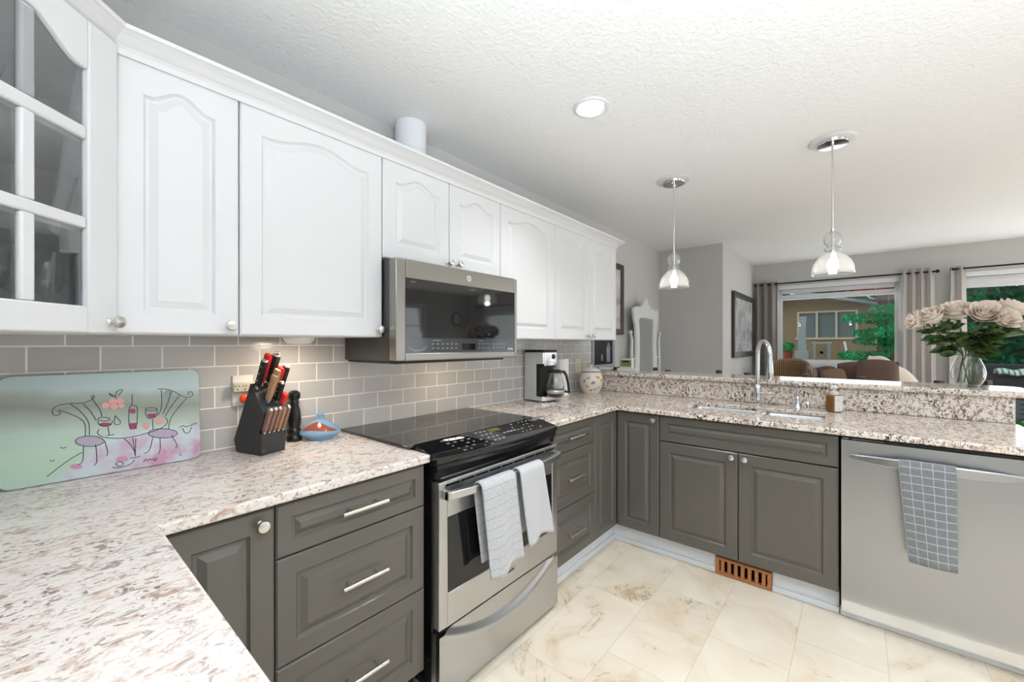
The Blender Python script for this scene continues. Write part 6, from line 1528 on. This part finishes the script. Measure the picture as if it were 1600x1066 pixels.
b = MB(); b.loops([[Vector((8.60,0.655,1.1905)),Vector((8.64,0.655,1.1905)),Vector((8.64,0.785,1.1905)),Vector((8.60,0.785,1.1905))],[Vector((8.60,0.672,1.5)),Vector((8.64,0.672,1.5)),Vector((8.64,0.778,1.5)),Vector((8.60,0.778,1.5))],[Vector((8.60,0.66,1.78)),Vector((8.64,0.66,1.78)),Vector((8.64,0.75,1.78)),Vector((8.60,0.75,1.78))]])
single(b, 'weathered_plank', M['greywood'], 'tall silver-grey driftwood plank standing in the planter box', 'plank', (8.62,0.72,1.1905))
t = thing('potted_shrub', 'clipped green shrub in a brown pot on the outdoor bench', 'potted plant', (8.6, 0.92, 1.0405))
b = MB(); b.lathe([(0.0,0.0),(0.055,0.0),(0.075,0.13),(0.08,0.14),(0.07,0.14),(0.0,0.12)], 20, cap0=False, cap1=False); b.build('pot', M['terracotta'], t, smooth=True)
foliage_mesh('foliage', M['conifer'], t, [(0,0,0.22,0.09,0.10,0.09)], 500, 0.035, 9)
b = MB(); b.loops([[Vector((8.5,0.085,1.0405)),Vector((8.53,0.085,1.0405)),Vector((8.53,0.115,1.0405)),Vector((8.5,0.115,1.0405))],[Vector((8.6,0.14,1.35)),Vector((8.63,0.14,1.35)),Vector((8.63,0.17,1.35)),Vector((8.6,0.17,1.35))]])
single(b, 'leaning_stake', M['trim'], 'white stake leaning at the end of the outdoor bench', 'stake', (8.515,0.10,1.0405))
# dark outdoor seating past the patio door
def outdoor_sofa(label, x, y0, y1, zt, za):
    t = thing('outdoor_sofa', label, 'outdoor sofa', (x, (y0+y1)/2, -0.06), 0, 'dark outdoor sofas')
    b = MB(); b.box(x, x+0.75, y0, y1, 0.0, 0.36); part(b, 'base', M['patioblack'], t, bevel=0.02)
    b = MB(); b.box(x-0.10, x-0.001, y0, y1, 0.0, zt); part(b, 'backrest', M['patioblack'], t, bevel=0.03)
    for y in (y0-0.10, y1+0.001):
        b = MB(); b.box(x-0.10, x+0.75, y, y+0.099, 0.0, za); part(b, 'armrest', M['patioblack'], t, bevel=0.03)
    for dx_ in (0.0, 0.65):
        for y in (y0+0.05, y1-0.05):
            b = MB(); b.cyl((x+dx_,y,-0.06), (x+dx_,y,0.001), 0.03, n=10); part(b, 'foot', M['patioblack'], t)
outdoor_sofa('dark woven outdoor sofa farther out on the patio', 8.95, -3.3, -1.25, 1.03, 0.8)
outdoor_sofa('dark woven outdoor sofa nearer the patio door, with a striped cushion on its back', 8.05, -1.62, -1.22, 0.905, 0.70)
b = MB(); b.grid(lambda u, v: Vector((8.0-0.02+0.12*(math.cos(PI*v)), -1.36-0.34*u, 0.93+0.055*math.sin(PI*v)+0.012*math.sin(11*u))), 16, 10)
o = single(b, 'striped_cloth', M['stripe'], 'white and teal striped cloth folded over the nearer outdoor sofa', 'cloth', (7.98,-1.5,0.93), smooth=True, keep=True, solid=0.02)
uv = o.data.uv_layers.new(name='UVMap')
for lp in o.data.loops:
    co = o.data.vertices[lp.vertex_index].co; uv.data[lp.index].uv = (co.y*3.0, co.z*3.0)
t = thing('slatted_chair', 'blue-grey slatted garden chair close to the patio door glass', 'garden chair', (7.4, -1.62, -0.06))
for y in (-1.80, -1.42):
    b = MB(); b.box(7.38, 7.42, y-0.02, y+0.02, -0.06, 0.66); part(b, 'back_post', M['slat'], t)
    b = MB(); b.box(7.76, 7.80, y-0.02, y+0.02, -0.06, 0.36); part(b, 'leg', M['slat'], t)
for i in range(5):
    b = MB(); b.box(7.385, 7.405, -1.78, -1.44, 0.40+i*0.055, 0.435+i*0.055); part(b, 'back_slat', M['slat'], t)
b = MB()
for i in range(5): b.box(7.43+i*0.075, 7.49+i*0.075, -1.80, -1.42, 0.3605, 0.38)
part(b, 'seat_slats', M['slat'], t)
t = thing('flower_pot', 'low pot of green leaves and yellow flowers by the patio door', 'potted plant', (7.20, -1.40, -0.06))
b = MB(); b.lathe([(0.0,0.0),(0.10,0.0),(0.13,0.18),(0.14,0.20),(0.12,0.20),(0.0,0.18)], 20, cap0=False, cap1=False); b.build('pot', M['terracotta'], t, smooth=True)
foliage_mesh('foliage', M['hedge'], t, [(0,0,0.36,0.17,0.17,0.17)], 600, 0.06, 12)
foliage_mesh('blossom', M['yellow'], t, [(0,0,0.40,0.17,0.17,0.15)], 40, 0.05, 13)
